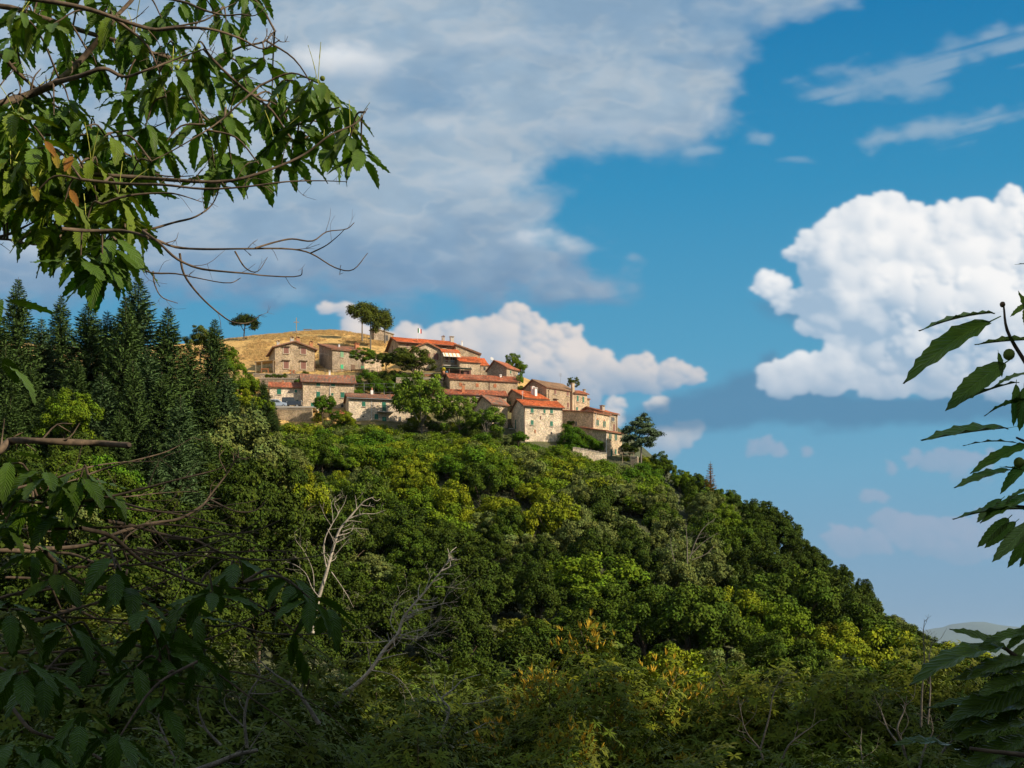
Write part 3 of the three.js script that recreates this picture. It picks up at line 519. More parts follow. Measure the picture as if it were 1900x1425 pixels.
{
  const R = rng(2024), spots = [];
  for (let d = 150; d < 262; d += d < 205 ? 8.4 : 6) for (let x = -70; x < 108; x += d < 205 ? 8 : 6.3) spots.push([x + (R() - 0.5) * 5.5, d + (R() - 0.5) * 5.5]);
  for (const [x, d] of spots) {
    const px = 950 + F * x / d, gy = groundY(x, d), py = HORIZON - F * (gy + 7) / d;
    const r1 = R(), r2 = R(), r3 = R(), r4 = R(), r5 = R();
    if (px < 395 || px > 1960 || py > 1330 || py < 760) continue;
    if (px < 520 && d > 196) continue;
    const village = px > 500 && px < 1215 && d > 246;
    if (village) continue;
    if (d > 254 && px < 1230) continue;
    const n = fbm(x / 16, d / 16, 3, 3), m = fbm(x / 22 + 9, d / 22, 6, 3);
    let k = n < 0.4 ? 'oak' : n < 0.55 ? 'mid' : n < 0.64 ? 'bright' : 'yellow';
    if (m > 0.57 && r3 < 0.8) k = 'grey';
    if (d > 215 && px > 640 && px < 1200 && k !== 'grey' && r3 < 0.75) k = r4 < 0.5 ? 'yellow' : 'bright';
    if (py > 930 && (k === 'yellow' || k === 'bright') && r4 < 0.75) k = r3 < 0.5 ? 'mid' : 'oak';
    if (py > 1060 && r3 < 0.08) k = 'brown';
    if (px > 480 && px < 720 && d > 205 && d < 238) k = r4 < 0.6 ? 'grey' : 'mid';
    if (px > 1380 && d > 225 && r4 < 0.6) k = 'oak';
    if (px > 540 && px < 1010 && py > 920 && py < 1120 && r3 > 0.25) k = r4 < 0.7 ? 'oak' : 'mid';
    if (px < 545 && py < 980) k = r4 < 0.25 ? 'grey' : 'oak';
    const right = px > 1330 && d > 226;
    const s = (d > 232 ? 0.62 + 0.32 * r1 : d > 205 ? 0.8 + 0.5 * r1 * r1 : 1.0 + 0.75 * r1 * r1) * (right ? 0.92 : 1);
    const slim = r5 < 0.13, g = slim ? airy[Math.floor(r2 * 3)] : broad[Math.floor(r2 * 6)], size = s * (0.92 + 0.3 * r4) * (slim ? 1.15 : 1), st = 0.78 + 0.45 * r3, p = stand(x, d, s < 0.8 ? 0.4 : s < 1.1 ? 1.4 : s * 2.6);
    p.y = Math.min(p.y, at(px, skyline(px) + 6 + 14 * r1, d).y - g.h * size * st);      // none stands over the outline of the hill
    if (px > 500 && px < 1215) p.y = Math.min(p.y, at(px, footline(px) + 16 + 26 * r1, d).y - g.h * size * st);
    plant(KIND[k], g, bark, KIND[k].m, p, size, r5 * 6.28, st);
    woods++;
  }
  // thicket right under the houses
  for (let px = 505; px < 1215; px += 17) for (let row = 0; row < 4; row++) {
    const d = 256.5 - row * 4.4 - R() * 3, p = px + (R() - 0.5) * 18, x = (p - 950) / F * d, s = 0.7 + 0.55 * R() + row * 0.15, r = R();
    const t = plant(KIND.shrub, shrub[Math.floor(R() * 3)], bark, [LM.bright, LM.yellow, LM.lush, LM.bright, LM.grey][Math.floor(r * 5)], stand(x, d), s, R() * 6.28, 0.9);
    t.position.y = Math.min(t.position.y, at(p, footline(p) + R() * 12 + row * 7, d).y - 3.4 * s * 0.9);
    if (row === 0) t.position.y = at(p, footline(p) + R() * 9, d).y - 3.4 * s * 0.9;
    if (r > 0.8) tag(t, 'grey green shrub in the thicket under the house walls', 'shrub', 'grey shrubs under the village walls');
    else if (r > 0.2 && r <= 0.4) tag(t, 'yellow green shrub in the thicket under the house walls', 'shrub', 'yellow shrubs under the village walls');
    else if (r > 0.4 && r <= 0.6) tag(t, 'deep green shrub in the thicket under the house walls', 'shrub', 'deep green shrubs under the village walls');
  }
  // skyline of the right flank
  for (const [px, py, d, s, k] of [[1232, 852, 256, 0.55, 'mid'], [1262, 868, 255, 0.6, 'bright'], [1290, 878, 254, 0.6, 'mid'], [1345, 908, 250, 0.62, 'mid'], [1372, 922, 248, 0.6, 'oak'], [1402, 925, 246, 0.75, 'oak'], [1440, 942, 244, 0.78, 'oak'], [1462, 965, 242, 0.7, 'oak'], [1500, 1012, 236, 0.6, 'oak'], [1528, 1048, 232, 0.55, 'oak'], [1640, 1140, 216, 0.55, 'mid'], [1680, 1160, 212, 0.6, 'oak'], [1715, 1178, 206, 0.6, 'oak'], [1760, 1190, 200, 0.6, 'mid'], [1800, 1200, 196, 0.6, 'oak']]) {
    const g = broad[(px * 7) % 6], x = (px - 950) / F * d, top = at(px, py, d).y, h = top - groundY(x, d) + 0.4;
    const size = Math.max(s, Math.min(1.2, h / g.h));
    plant(KIND[k], g, bark, KIND[k].m, V(x, top - g.h * size, -d), size, px % 7);
  }
  for (const [px, py, rr, lbl] of [[1558, 1052, 24, 'round dark green tree standing clear on the skyline, larger of two'], [1600, 1078, 19, 'round dark green tree standing clear on the skyline, smaller of two']]) {
    const d = 224, g = broad[py % 6], x = (px - 950) / F * d, top = at(px, py, d).y, size = rr / F * d / 3.9;
    const t = plant({ name: 'round_tree', label: lbl }, g, bark, LM.oak, V(x, top - g.h * size, -d), size, 1.3, 1.15);
  }
  { const g = spruceGeometry(61, { h: 6, r: 1.2, step: 0.4, size: 0.4 }), d = 250, p = at(1318, 905, d); const t = treeThing('dead_conifer', 'small rust red dead conifer on the skyline of the right slope', 'tree', g, bark, LM.rust); t.position.copy(p); t.position.y -= 1.3; }
}
// spruces on the left
const spruce = [0, 1, 2, 3].map((i) => spruceGeometry(500 + i * 3, { h: 20, r: 4.7 + 0.4 * (i % 2), step: 0.3 + 0.04 * i, size: 0.58 }));
{
  const R = rng(77);
  const list = [[32, 514, 168, 0], [110, 546, 178, 1], [75, 589, 172, 2], [165, 560, 170, 0], [200, 575, 176, 2], [227, 548, 166, 1], [252, 512, 174, 0], [308, 567, 172, 0], [396, 590, 196, 1], [350, 640, 182, 0], [275, 640, 160, 1], [-10, 560, 160, 1], [140, 660, 152, 0], [60, 680, 150, 1], [190, 690, 150, 2], [250, 668, 150, 1], [337, 733, 148, 2], [10, 640, 146, 2], [420, 690, 192, 1], [385, 700, 180, 0], [440, 760, 196, 1], [300, 690, 158, 0], [-60, 530, 176, 0], [470, 735, 206, 0], [100, 720, 140, 1], [225, 760, 138, 0], [330, 800, 140, 1], [385, 800, 152, 2], [20, 740, 132, 0], [440, 830, 170, 0], [290, 850, 132, 2], [-40, 700, 138, 1]];
  list.forEach(([px, py, d, i], n) => {
    const x = (px - 950) / F * d, top = at(px, py, d).y, gy = groundY(x, d), size = clamp((top - gy) / 20, 0.42, 1.15), blue = n % 4 === 2 || px === 337;
    const k = blue ? { name: 'blue_spruce', label: 'blue green spruce in the conifer stand left of the village', group: 'blue green spruces' } : { name: 'spruce', label: 'dark green spruce in the conifer stand left of the village', group: 'dark spruces' };
    const t = plant(k, spruce[i % 4], bark, blue ? LM.spruceBlue : LM.spruce, V(x, top - 20 * size, -d), size, R() * 6.28);
    t.scale.x = t.scale.z = Math.max(size, 0.62) * (0.98 + 0.5 * R()); t.rotation.z = (R() - 0.5) * 0.05;
  });
  // small firs by the parking terrace
  for (const [px, py, d, h, lbl] of [[489, 704, 240, 8, 'young fir beside the white farmhouse and its parking terrace'], [513, 770, 246, 4.5, 'small dark fir below the parking terrace wall'], [505, 745, 243, 5, 'slim dark fir in front of the parking terrace end']]) {
    const s = h / 20, x = (px - 950) / F * d, top = at(px, py, d).y, t = plant({ name: 'fir_tree', label: lbl }, spruce[3], bark, LM.spruce, V(x, top - h, -d), s, px); t.scale.x = t.scale.z = s * 1.5;
  }
  // broadleaf trees among and under the spruces
  for (const [px, py, d, s, k] of [[600, 872, 232, 0.8, 'mid'], [622, 886, 226, 0.85, 'bright'], [590, 900, 222, 0.8, 'grey'], [640, 870, 234, 0.7, 'yellow'], [128, 722, 136, 0.55, 'bright'], [150, 800, 128, 0.75, 'oak'], [185, 840, 124, 0.7, 'lushy'], [120, 840, 120, 0.8, 'mid'], [60, 830, 118, 0.8, 'oak'], [230, 880, 118, 0.7, 'mid'], [20, 800, 122, 0.8, 'oak'], [300, 900, 122, 0.8, 'oak'], [90, 900, 108, 0.8, 'grey'], [374, 602, 210, 0.62, 'greyfir'], [432, 660, 252, 0.5, 'bright'], [448, 690, 248, 0.55, 'bright'], [470, 700, 250, 0.45, 'yellow'], [425, 640, 262, 0.32, 'bright'], [478, 730, 240, 0.5, 'bright'], [446, 720, 236, 0.6, 'yellow'], [380, 860, 150, 0.8, 'oak'], [450, 850, 168, 0.8, 'oak'], [500, 800, 214, 0.7, 'grey'], [540, 830, 222, 0.7, 'grey'], [470, 900, 150, 0.9, 'oak'], [350, 930, 122, 0.9, 'oak'], [220, 960, 104, 0.9, 'oak'], [410, 980, 130, 1, 'oak'], [530, 990, 160, 1, 'oak'], [60, 980, 96, 0.9, 'oak'], [150, 1000, 100, 1, 'oak'], [290, 1010, 110, 1, 'oak'], [360, 1060, 120, 1.1, 'oak'], [480, 1080, 132, 1.1, 'oak'], [540, 1120, 140, 1.1, 'oak']]) {
    const K = k === 'lushy' ? { ...KIND.bright, name: 'ivy_covered_tree', label: 'tree overgrown with vivid green ivy below the spruces', group: 'ivy covered trees', m: LM.lush } : k === 'greyfir' ? { name: 'ridge_tree', label: 'loose rounded tree at the meadow edge behind the spruces', m: LM.pine } : KIND[k];
    const g = (k === 'greyfir' ? airy : broad)[(px + py) % (k === 'greyfir' ? 3 : 6)], x = (px - 950) / F * d, top = at(px, py, d).y, size = Math.max(s, clamp((top - groundY(x, d)) / g.h, 0, s * 1.3));
    plant(K, g, bark, K.m, V(x, top - g.h * size, -d), size, px);
  }
}
// unseen trees added on the slope behind the camera to shade the near ones
{
  const R = rng(9);
  for (const [s, l] of [[56, 15], [60, 19], [68, 14], [58, 22], [61, 27], [57, 33], [60, 38], [60, -12], [58, -20], [62, -28], [56, -36], [70, -16], [72, -30], [48, 18]]) {
    const [x, d] = addedShadeHill(s, l), k = 0.82 + 0.3 * R(); plant(KIND.shade, broad[Math.floor(R() * 6)], bark, LM.oak, stand(x, d, 0.4), k, R() * 6.28, 1.05);
  }
}
// the same wood goes on along the flank left of the view
{
  const R = rng(19);
  for (let d = 70; d < 230; d += 15) for (let k = 0; k < 4; k++) { const x = -0.385 * d - 7 - k * 10 - R() * 5, r = R(); if (r < 0.45) { const s = 0.7 + 0.3 * R(); plant({ name: 'spruce', label: 'dark green spruce on the flank beyond the conifer stand', group: 'spruces on the outer flank' }, spruce[k], bark, LM.spruce, stand(x, d + R() * 6, 0.5), s, R() * 6); } else plant({ name: 'flank_tree', label: 'broadleaf tree on the flank beyond the conifer stand', group: 'trees on the outer flank' }, broad[k], bark, LM.mid, stand(x, d + R() * 6, 0.8), 0.9 + 0.4 * R(), R() * 6); }
}
// ---------------------------------------------------------------- the village
const MAT = {
  tan: wallMat(0.62, 0.515, 0.355), warm: wallMat(0.82, 0.685, 0.485), pale: wallMat(0.98, 0.87, 0.675), grey: wallMat(0.54, 0.46, 0.34), dark: wallMat(0.34, 0.285, 0.215), plaster: std(0.60, 0.50, 0.36, 0.9, { map: grainTex }),
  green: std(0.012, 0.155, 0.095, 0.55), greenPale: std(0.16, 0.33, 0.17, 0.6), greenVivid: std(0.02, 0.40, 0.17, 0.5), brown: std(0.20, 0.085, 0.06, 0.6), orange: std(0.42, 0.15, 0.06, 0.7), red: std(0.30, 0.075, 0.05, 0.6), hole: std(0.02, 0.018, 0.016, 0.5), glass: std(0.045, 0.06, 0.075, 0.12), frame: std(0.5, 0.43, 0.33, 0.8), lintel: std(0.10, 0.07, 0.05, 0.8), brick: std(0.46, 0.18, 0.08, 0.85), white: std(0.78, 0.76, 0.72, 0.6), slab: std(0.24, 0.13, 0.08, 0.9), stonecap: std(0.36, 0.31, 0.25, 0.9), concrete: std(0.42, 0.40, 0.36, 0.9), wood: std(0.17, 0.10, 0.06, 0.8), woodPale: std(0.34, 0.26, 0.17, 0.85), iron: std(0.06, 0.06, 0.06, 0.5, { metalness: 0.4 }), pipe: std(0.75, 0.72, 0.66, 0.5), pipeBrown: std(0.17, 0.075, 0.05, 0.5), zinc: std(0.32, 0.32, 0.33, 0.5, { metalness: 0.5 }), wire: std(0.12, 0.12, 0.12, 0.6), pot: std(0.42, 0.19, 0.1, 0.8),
};
const tileMat = std(1, 1, 1, 0.88, { vertexColors: true });
const TILES = { orange: [[0.62, 0.17, 0.045], [0.55, 0.14, 0.04], [0.68, 0.21, 0.07]], red: [[0.50, 0.16, 0.07], [0.43, 0.13, 0.06], [0.55, 0.21, 0.10], [0.36, 0.17, 0.10]], old: [[0.40, 0.19, 0.11], [0.33, 0.17, 0.11], [0.30, 0.20, 0.14], [0.44, 0.17, 0.085], [0.25, 0.18, 0.13]], brown: [[0.34, 0.21, 0.12], [0.31, 0.19, 0.11], [0.37, 0.23, 0.13]] };
function boxAt(x, y, z, w, h, d) { const g = new THREE.BoxGeometry(w, h, d); g.translate(x + w / 2, y + h / 2, z + d / 2); return g; }
// flat polygon (counter-clockwise from its front) with uv in metres
function face(pts, uvs) {
  const g = new THREE.BufferGeometry(), p = [], u = [];
  for (let i = 1; i < pts.length - 1; i++) for (const k of [0, i, i + 1]) { p.push(...pts[k]); u.push(...uvs[k]); }
  g.setAttribute('position', new THREE.Float32BufferAttribute(p, 3)); g.setAttribute('uv', new THREE.Float32BufferAttribute(u, 2)); g.computeVertexNormals();
  return g;
}
// walls as a closed shell; heights at the four corners and optional gables; x along the front, -z to the back
function wallShell(w, d, fl, fr, bl, br, gx, gz, su) {
  const F_ = gz ? [[0, 0, 0], [w, 0, 0], [w, fr, 0], [w * gz[1], gz[0], 0], [0, fl, 0]] : [[0, 0, 0], [w, 0, 0], [w, fr, 0], [0, fl, 0]];
  const B_ = gz ? [[w, 0, -d], [0, 0, -d], [0, bl, -d], [w * gz[1], gz[0], -d], [w, br, -d]] : [[w, 0, -d], [0, 0, -d], [0, bl, -d], [w, br, -d]];
  const L_ = gx ? [[0, 0, -d], [0, 0, 0], [0, fl, 0], [0, gx[0], -d * gx[1]], [0, bl, -d]] : [[0, 0, -d], [0, 0, 0], [0, fl, 0], [0, bl, -d]];
  const R_ = gx ? [[w, 0, 0], [w, 0, -d], [w, br, -d], [w, gx[0], -d * gx[1]], [w, fr, 0]] : [[w, 0, 0], [w, 0, -d], [w, br, -d], [w, fr, 0]];
  return mergeGeometries([face(F_, F_.map((p) => [p[0] + su, p[1]])), face(B_, B_.map((p) => [p[0] + su + 3, p[1]])), face(L_, L_.map((p) => [p[2] + su, p[1]])), face(R_, R_.map((p) => [p[2] + su + 7, p[1]]))]);
}
// one slope of barrel tiles: o = eave corner, u along the eave, v up the slope
function tileSlope(o, u, v, kind, seed) {
  const W = u.length(), L = v.length(), un = u.clone().normalize(), vn = v.clone().normalize(), nn = un.clone().cross(vn).normalize(), R = rng(seed), pos = [], col = [], idx = [];
  if (nn.y < 0) nn.negate();
  const nc = Math.max(2, Math.round(W / 0.26)), nr = Math.max(2, Math.round(L / 0.42)), pw = W / nc, pl = L / nr, pal = TILES[kind];
  const sag = (a, b) => 0.16 * (noise3(a * 0.45 + seed, b * 0.45, 2) - 0.4) - 0.05 * Math.sin(Math.PI * a / W);
  for (let c = 0; c < nc; c++) for (let r = 0; r < nr; r++) {
    const base = pal[Math.floor(R() * pal.length)], pat = 0.62 + 0.76 * fbm(c * pw * 0.8 + seed, r * pl * 0.8, 1, 3), t = (0.82 + 0.36 * R()) * pat, cc = base.map((x) => x * t), k0 = pos.length / 3, jit = (R() - 0.5) * 0.03, rag = (R() - 0.5) * 0.09;
    for (const [rv, lift] of [[0, 0.055], [1.12, 0.015]]) for (const [cu, hh] of [[0.02, 0], [0.24, 0.085], [0.7, 0.085], [0.92, 0]]) {
      const a = c * pw + cu * pw + jit, b = Math.min(L + 0.02, (r + rv) * pl), b2 = r === 0 && rv === 0 ? b + rag : b, p = o.clone().addScaledVector(un, a).addScaledVector(vn, b2).addScaledVector(nn, lift + hh + sag(a, b));
      pos.push(p.x, p.y, p.z); col.push(...cc);
    }
    for (let q = 0; q < 3; q++) { const a = k0 + q, b = a + 1, e = a + 4, f = b + 4; idx.push(a, b, f, a, f, e); }
    idx.push(k0, k0 + 2, k0 + 1, k0, k0 + 3, k0 + 2);
  }
  const g = new THREE.BufferGeometry(); g.setAttribute('position', new THREE.Float32BufferAttribute(pos, 3)); g.setAttribute('color', new THREE.Float32BufferAttribute(col, 3)); g.setIndex(idx);
  const f = g.toNonIndexed(); f.computeVertexNormals(); return f;
}
function slabOf(o, u, v, th = 0.14) {
  const n = u.clone().cross(v).normalize(); if (n.y < 0) n.negate();
  const a = [o, o.clone().add(u), o.clone().add(u).add(v), o.clone().add(v)], b = a.map((p) => p.clone().addScaledVector(n, -th)), q = (p, r, s, t) => face([p, r, s, t].map((x) => [x.x, x.y, x.z]), [[0, 0], [1, 0], [1, 1], [0, 1]]);
  return mergeGeometries([q(a[0], a[1], a[2], a[3]), q(b[3], b[2], b[1], b[0]), q(a[0], b[0], b[1], a[1]), q(a[1], b[1], b[2], a[2]), q(a[2], b[2], b[3], a[3]), q(a[3], b[3], b[0], a[0])]);
}
let houseCount = 0;
class House {
  // A: front corner (left as seen), B: right end of the front, C: left end of the side wall; eave: eave height at A
  constructor(label, { A, B, C, depth, base, eave, D, turn, wall = MAT.tan, roof = 'red', type = 'x', ridge, ridgeAt = 0.5, back, name = 'stone_house', over = 0.35 }) {
    const th = turn * Math.PI / 180, k = (px) => (px - 950) / F, XA = k(A) * D;
    this.w = (k(B) * D - XA) / (Math.cos(th) - k(B) * Math.sin(th));
    this.d = C !== undefined ? (XA - k(C) * D) / (Math.sin(th) + k(C) * Math.cos(th)) : depth;
    if (depth) this.d = depth;
    const yb = (HORIZON - base) / F * D - 2.5, Y = (py) => (HORIZON - py) / F * D - yb;
    this.yb = yb; this.D = D; this.th = th; this.XA = XA; this.no = ++houseCount; this.eaveY = Y(eave); this.over = over;
    this.g = thing(name, label, 'house', V(XA, yb, -D), th);
    const { w, d } = this, e = Y(eave), n = this.no * 17;
    this.mat = wall; this.type = type;
    const roofGroup = new THREE.Group(); roofGroup.name = 'roof'; this.g.add(roofGroup); this.roofGroup = roofGroup;
    const slope = (o, u, v, s) => { mesh('roof_deck', slabOf(o, u, v), MAT.slab, roofGroup); mesh('roof_tiles', tileSlope(o, u, v, roof, s), tileMat, roofGroup, 'stuff'); };
    const ov = over;
    if (type === 'x') {          // ridge along the front
      const rz = d * ridgeAt, rise = Y(ridge) - e, hb = back !== undefined ? Y(back) : e;
      // the ridge stands further off than the eave: allow for that
      const rY = (HORIZON - ridge) / F * (D + rz * Math.cos(th)) - yb, R = Math.max(e + 0.5, rY);
      mesh('wall', wallShell(w, d, e, e, hb, hb, [R, ridgeAt], null, n), wall, this.g);
      const sl = (R - e) / rz, sb = (R - hb) / (d - rz);
      slope(V(-ov, e - sl * ov + 0.12, ov), V(w + 2 * ov, 0, 0), V(0, R - e + sl * ov, -(rz + ov)), n);
      slope(V(w + ov, hb - sb * ov + 0.12, -d - ov), V(-(w + 2 * ov), 0, 0), V(0, R - hb + sb * ov, d - rz + ov), n + 1);
      this.roofY = (x, z) => (-z < rz ? e + sl * -z : R - sb * (-z - rz));
    } else if (type === 'z') {   // gable to the front
      const R = Y(ridge), hr = back !== undefined ? Y(back) : e, rx = w * ridgeAt;
      mesh('wall', wallShell(w, d, e, hr, e, hr, null, [R, ridgeAt], n), wall, this.g);
      const sl = (R - e) / rx, sr = (R - hr) / (w - rx);
      slope(V(-ov, e - sl * ov + 0.12, -d - ov), V(0, 0, d + 2 * ov), V(rx + ov, R - e + sl * ov, 0), n);
      slope(V(w + ov, hr - sr * ov + 0.12, ov), V(0, 0, -(d + 2 * ov)), V(-(w - rx + ov), R - hr + sr * ov, 0), n + 1);
      this.roofY = (x, z) => (x < rx ? e + sl * x : R - sr * (x - rx));
    } else if (type === 'shed') {  // one slope, low along the front
      const R = (HORIZON - ridge) / F * (D + d * Math.cos(th)) - yb, sl = (R - e) / d;
      mesh('wall', wallShell(w, d, e, e, R, R, null, null, n), wall, this.g);
      slope(V(-ov, e - sl * ov + 0.12, ov), V(w + 2 * ov, 0, 0), V(0, R - e + 2 * sl * ov, -(d + 2 * ov)), n);
      this.roofY = (x, z) => e + sl * -z;
    } else {                      // 'side': one slope falling to the right
      const R = Y(ridge), sl = (e - R) / w;   // e at the left, lower at the right
      mesh('wall', wallShell(w, d, e, R, e, R, null, null, n), wall, this.g);
      slope(V(w + ov, R - sl * ov + 0.12, ov), V(0, 0, -(d + 2 * ov)), V(-(w + 2 * ov), e - R + 2 * sl * ov, 0), n);
      this.roofY = (x) => lerp(e, R, x / w);
    }
  }
  // a picture bearing on the front wall, as local metres
  on(px, py) { const k = (px - 950) / F, x = (k * this.D - this.XA) / (Math.cos(this.th) - k * Math.sin(this.th)); return [x, (HORIZON - py) / F * (this.D + x * Math.sin(this.th)) - this.yb]; }
  onLeft(px, py) { const k = (px - 950) / F, s = (this.XA - k * this.D) / (Math.sin(this.th) + k * Math.cos(this.th)); return [s, (HORIZON - py) / F * (this.D + s * Math.cos(this.th)) - this.yb]; }
  size(px) { return px / F * this.D; }
  holder(name, side, x, y) { const o = new THREE.Group(); o.name = name; this.g.add(o); if (side === 'left') { o.position.set(0, y, -x); o.rotation.y = -Math.PI / 2; } else o.position.set(x, y, 0); return o; }
  // window with shutters; kind: closed, open, pane, hole, arch, door
  win(px, py, wp, hp, mat = MAT.green, kind = 'closed', side = 'front', { sill = true, hood = false, frame = false } = {}) {
    const [x, y] = side === 'left' ? this.onLeft(px, py) : this.on(px, py), w = this.size(wp), h = this.size(hp), o = this.holder(kind === 'door' ? 'door' : 'window', side, x, y), b = (n, m, X, Y, Z, W, H, D) => mesh(n, boxAt(X, Y, Z, W, H, D), m, o);
    if (frame) { b('frame', MAT.frame, -w / 2 - 0.13, -h / 2 - 0.02, 0.0, 0.13, h + 0.04, 0.06); b('frame', MAT.frame, w / 2, -h / 2 - 0.02, 0.0, 0.13, h + 0.04, 0.06); b('frame', MAT.frame, -w / 2 - 0.13, h / 2 + 0.02, 0.0, w + 0.26, 0.13, 0.06); }
    if (kind === 'closed' || kind === 'door') { const g = 0.012; for (const s of [-1, 1]) { const leaf = b(kind === 'door' ? 'door_leaf' : 'shutter', mat, s < 0 ? -w / 2 : g, -h / 2, 0.01, w / 2 - g, h, 0.045); for (const q of [0.06, 0.52]) mesh('panel', boxAt((s < 0 ? -w / 2 : g) + w * 0.07, -h / 2 + h * q, 0.052, w / 2 - g - w * 0.14, h * 0.42, 0.012), mat, leaf); } }
    if (kind === 'pane' || kind === 'open' || kind === 'arch') {
      if (kind === 'arch') { const s = new THREE.Shape(); s.moveTo(-w / 2, -h / 2); s.lineTo(w / 2, -h / 2); s.lineTo(w / 2, h / 2 - w / 2); s.absarc(0, h / 2 - w / 2, w / 2, 0, Math.PI); s.lineTo(-w / 2, -h / 2); const g = new THREE.ExtrudeGeometry(s, { depth: 0.05, bevelEnabled: false, curveSegments: 8 }); mesh('shutter', g, mat, o); }
      else { b('pane', MAT.glass, -w / 2, -h / 2, 0.004, w, h, 0.02); b('glazing_bar', MAT.frame, -0.03, -h / 2, 0.026, 0.06, h, 0.03); }
    }
    if (kind === 'open') for (const s of [-1, 1]) b('shutter', mat, s < 0 ? -w / 2 - w * 0.52 : w / 2 + 0.01, -h / 2, 0.03, w * 0.5, h, 0.045);
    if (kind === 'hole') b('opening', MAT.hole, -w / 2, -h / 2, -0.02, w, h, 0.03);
    if (sill && kind !== 'door') b('sill', MAT.frame, -w / 2 - 0.12, -h / 2 - 0.12, 0, w + 0.24, 0.1, 0.16);
    if (hood) { b('hood', MAT.lintel, -w / 2 - 0.3, h / 2 + 0.14, 0, w + 0.6, 0.1, 0.38); }
    return o;
  }
  chimney(px, py, wp, hp, mat = MAT.stonecap, cap = 'tile', z = null) {
    // stands on the roof at the given bearing; z metres behind the front
    const zz = z ?? this.d * 0.5, k = (px - 950) / F, x = (k * (this.D + zz * Math.cos(this.th)) - this.XA + zz * Math.sin(this.th)) / (Math.cos(this.th) - k * Math.sin(this.th));
    const depth = this.D + zz * Math.cos(this.th) + x * Math.sin(this.th), top = (HORIZON - py) / F * depth - this.yb, w = wp / F * depth, h = hp / F * depth, lowY = Math.min(top - h, this.roofY(clamp(x, 0, this.w), -zz) - 0.15);
    const o = new THREE.Group(); o.name = 'chimney'; o.position.set(x, 0, -zz); this.g.add(o);
    mesh('stack', boxAt(-w / 2, lowY, -w / 2, w, top - lowY, w), mat, o);
    if (cap === 'tile') { for (const s of [-1, 1]) mesh('cap_post', boxAt(s < 0 ? -w / 2 : w / 2 - 0.12, top, -w / 2, 0.12, 0.3, w), mat, o); const a = new THREE.BoxGeometry(w * 0.78, 0.07, w * 1.3); a.rotateZ(0.42); a.translate(-w * 0.3, top + 0.38, 0); const b = new THREE.BoxGeometry(w * 0.78, 0.07, w * 1.3); b.rotateZ(-0.42); b.translate(w * 0.3, top + 0.38, 0); mesh('cap', mergeGeometries([a, b]), MAT.slab, o); }
    if (cap === 'slab') { mesh('cap', boxAt(-w * 0.65, top + 0.22, -w * 0.65, w * 1.3, 0.08, w * 1.3), mat, o); for (const s of [-1, 1]) mesh('cap_post', boxAt(s < 0 ? -w / 2 : w / 2 - 0.1, top, -w / 2, 0.1, 0.22, w), mat, o); }
    if (cap === 'pot') { const c = new THREE.CylinderGeometry(w * 0.3, w * 0.34, 0.5, 10); c.translate(0, top + 0.25, 0); mesh('pot', c, MAT.pot, o); }
    return o;
  }
  pipe(px, py0, py1, mat = MAT.pipe, side = 'front') { const [x, y0] = side === 'left' ? this.onLeft(px, py0) : this.on(px, py0), y1 = (side === 'left' ? this.onLeft(px, py1) : this.on(px, py1))[1], o = this.holder('drainpipe', side, x, 0); mesh('pipe', tube([V(0, y1, 0.1), V(0, y0 - 0.25, 0.1), V(0, y0, this.over + 0.02)], 0.055, 0.055, 7), mat, o); return o; }
  gutter(mat = MAT.zinc) { const g = new THREE.CylinderGeometry(0.075, 0.075, this.w + this.over * 2, 8); g.rotateZ(Math.PI / 2); g.translate(this.w / 2, this.eaveY - 0.1, this.over + 0.06); mesh('gutter', g, mat, this.g); }
  balcony(px, py, wp, railp, side = 'front') {
    const [x, y] = side === 'left' ? this.onLeft(px, py) : this.on(px, py), w = this.size(wp), r = this.size(railp), o = this.holder('balcony', side, x, y), dp = 1.1;
    mesh('floor_slab', boxAt(-w / 2, -0.16, 0, w, 0.16, dp), MAT.concrete, o);
    const n = Math.max(6, Math.round(w / 0.22)); for (let i = 0; i <= n; i++) mesh('baluster', boxAt(-w / 2 + (w - 0.03) * i / n, 0, dp - 0.06, 0.03, r, 0.03), MAT.iron, o);
    mesh('handrail', boxAt(-w / 2, r, dp - 0.07, w, 0.05, 0.05), MAT.iron, o); for (const s of [-1, 1]) { mesh('handrail', boxAt(s < 0 ? -w / 2 : w / 2 - 0.05, r, 0, 0.05, 0.05, dp), MAT.iron, o); }
    return o;
  }
}
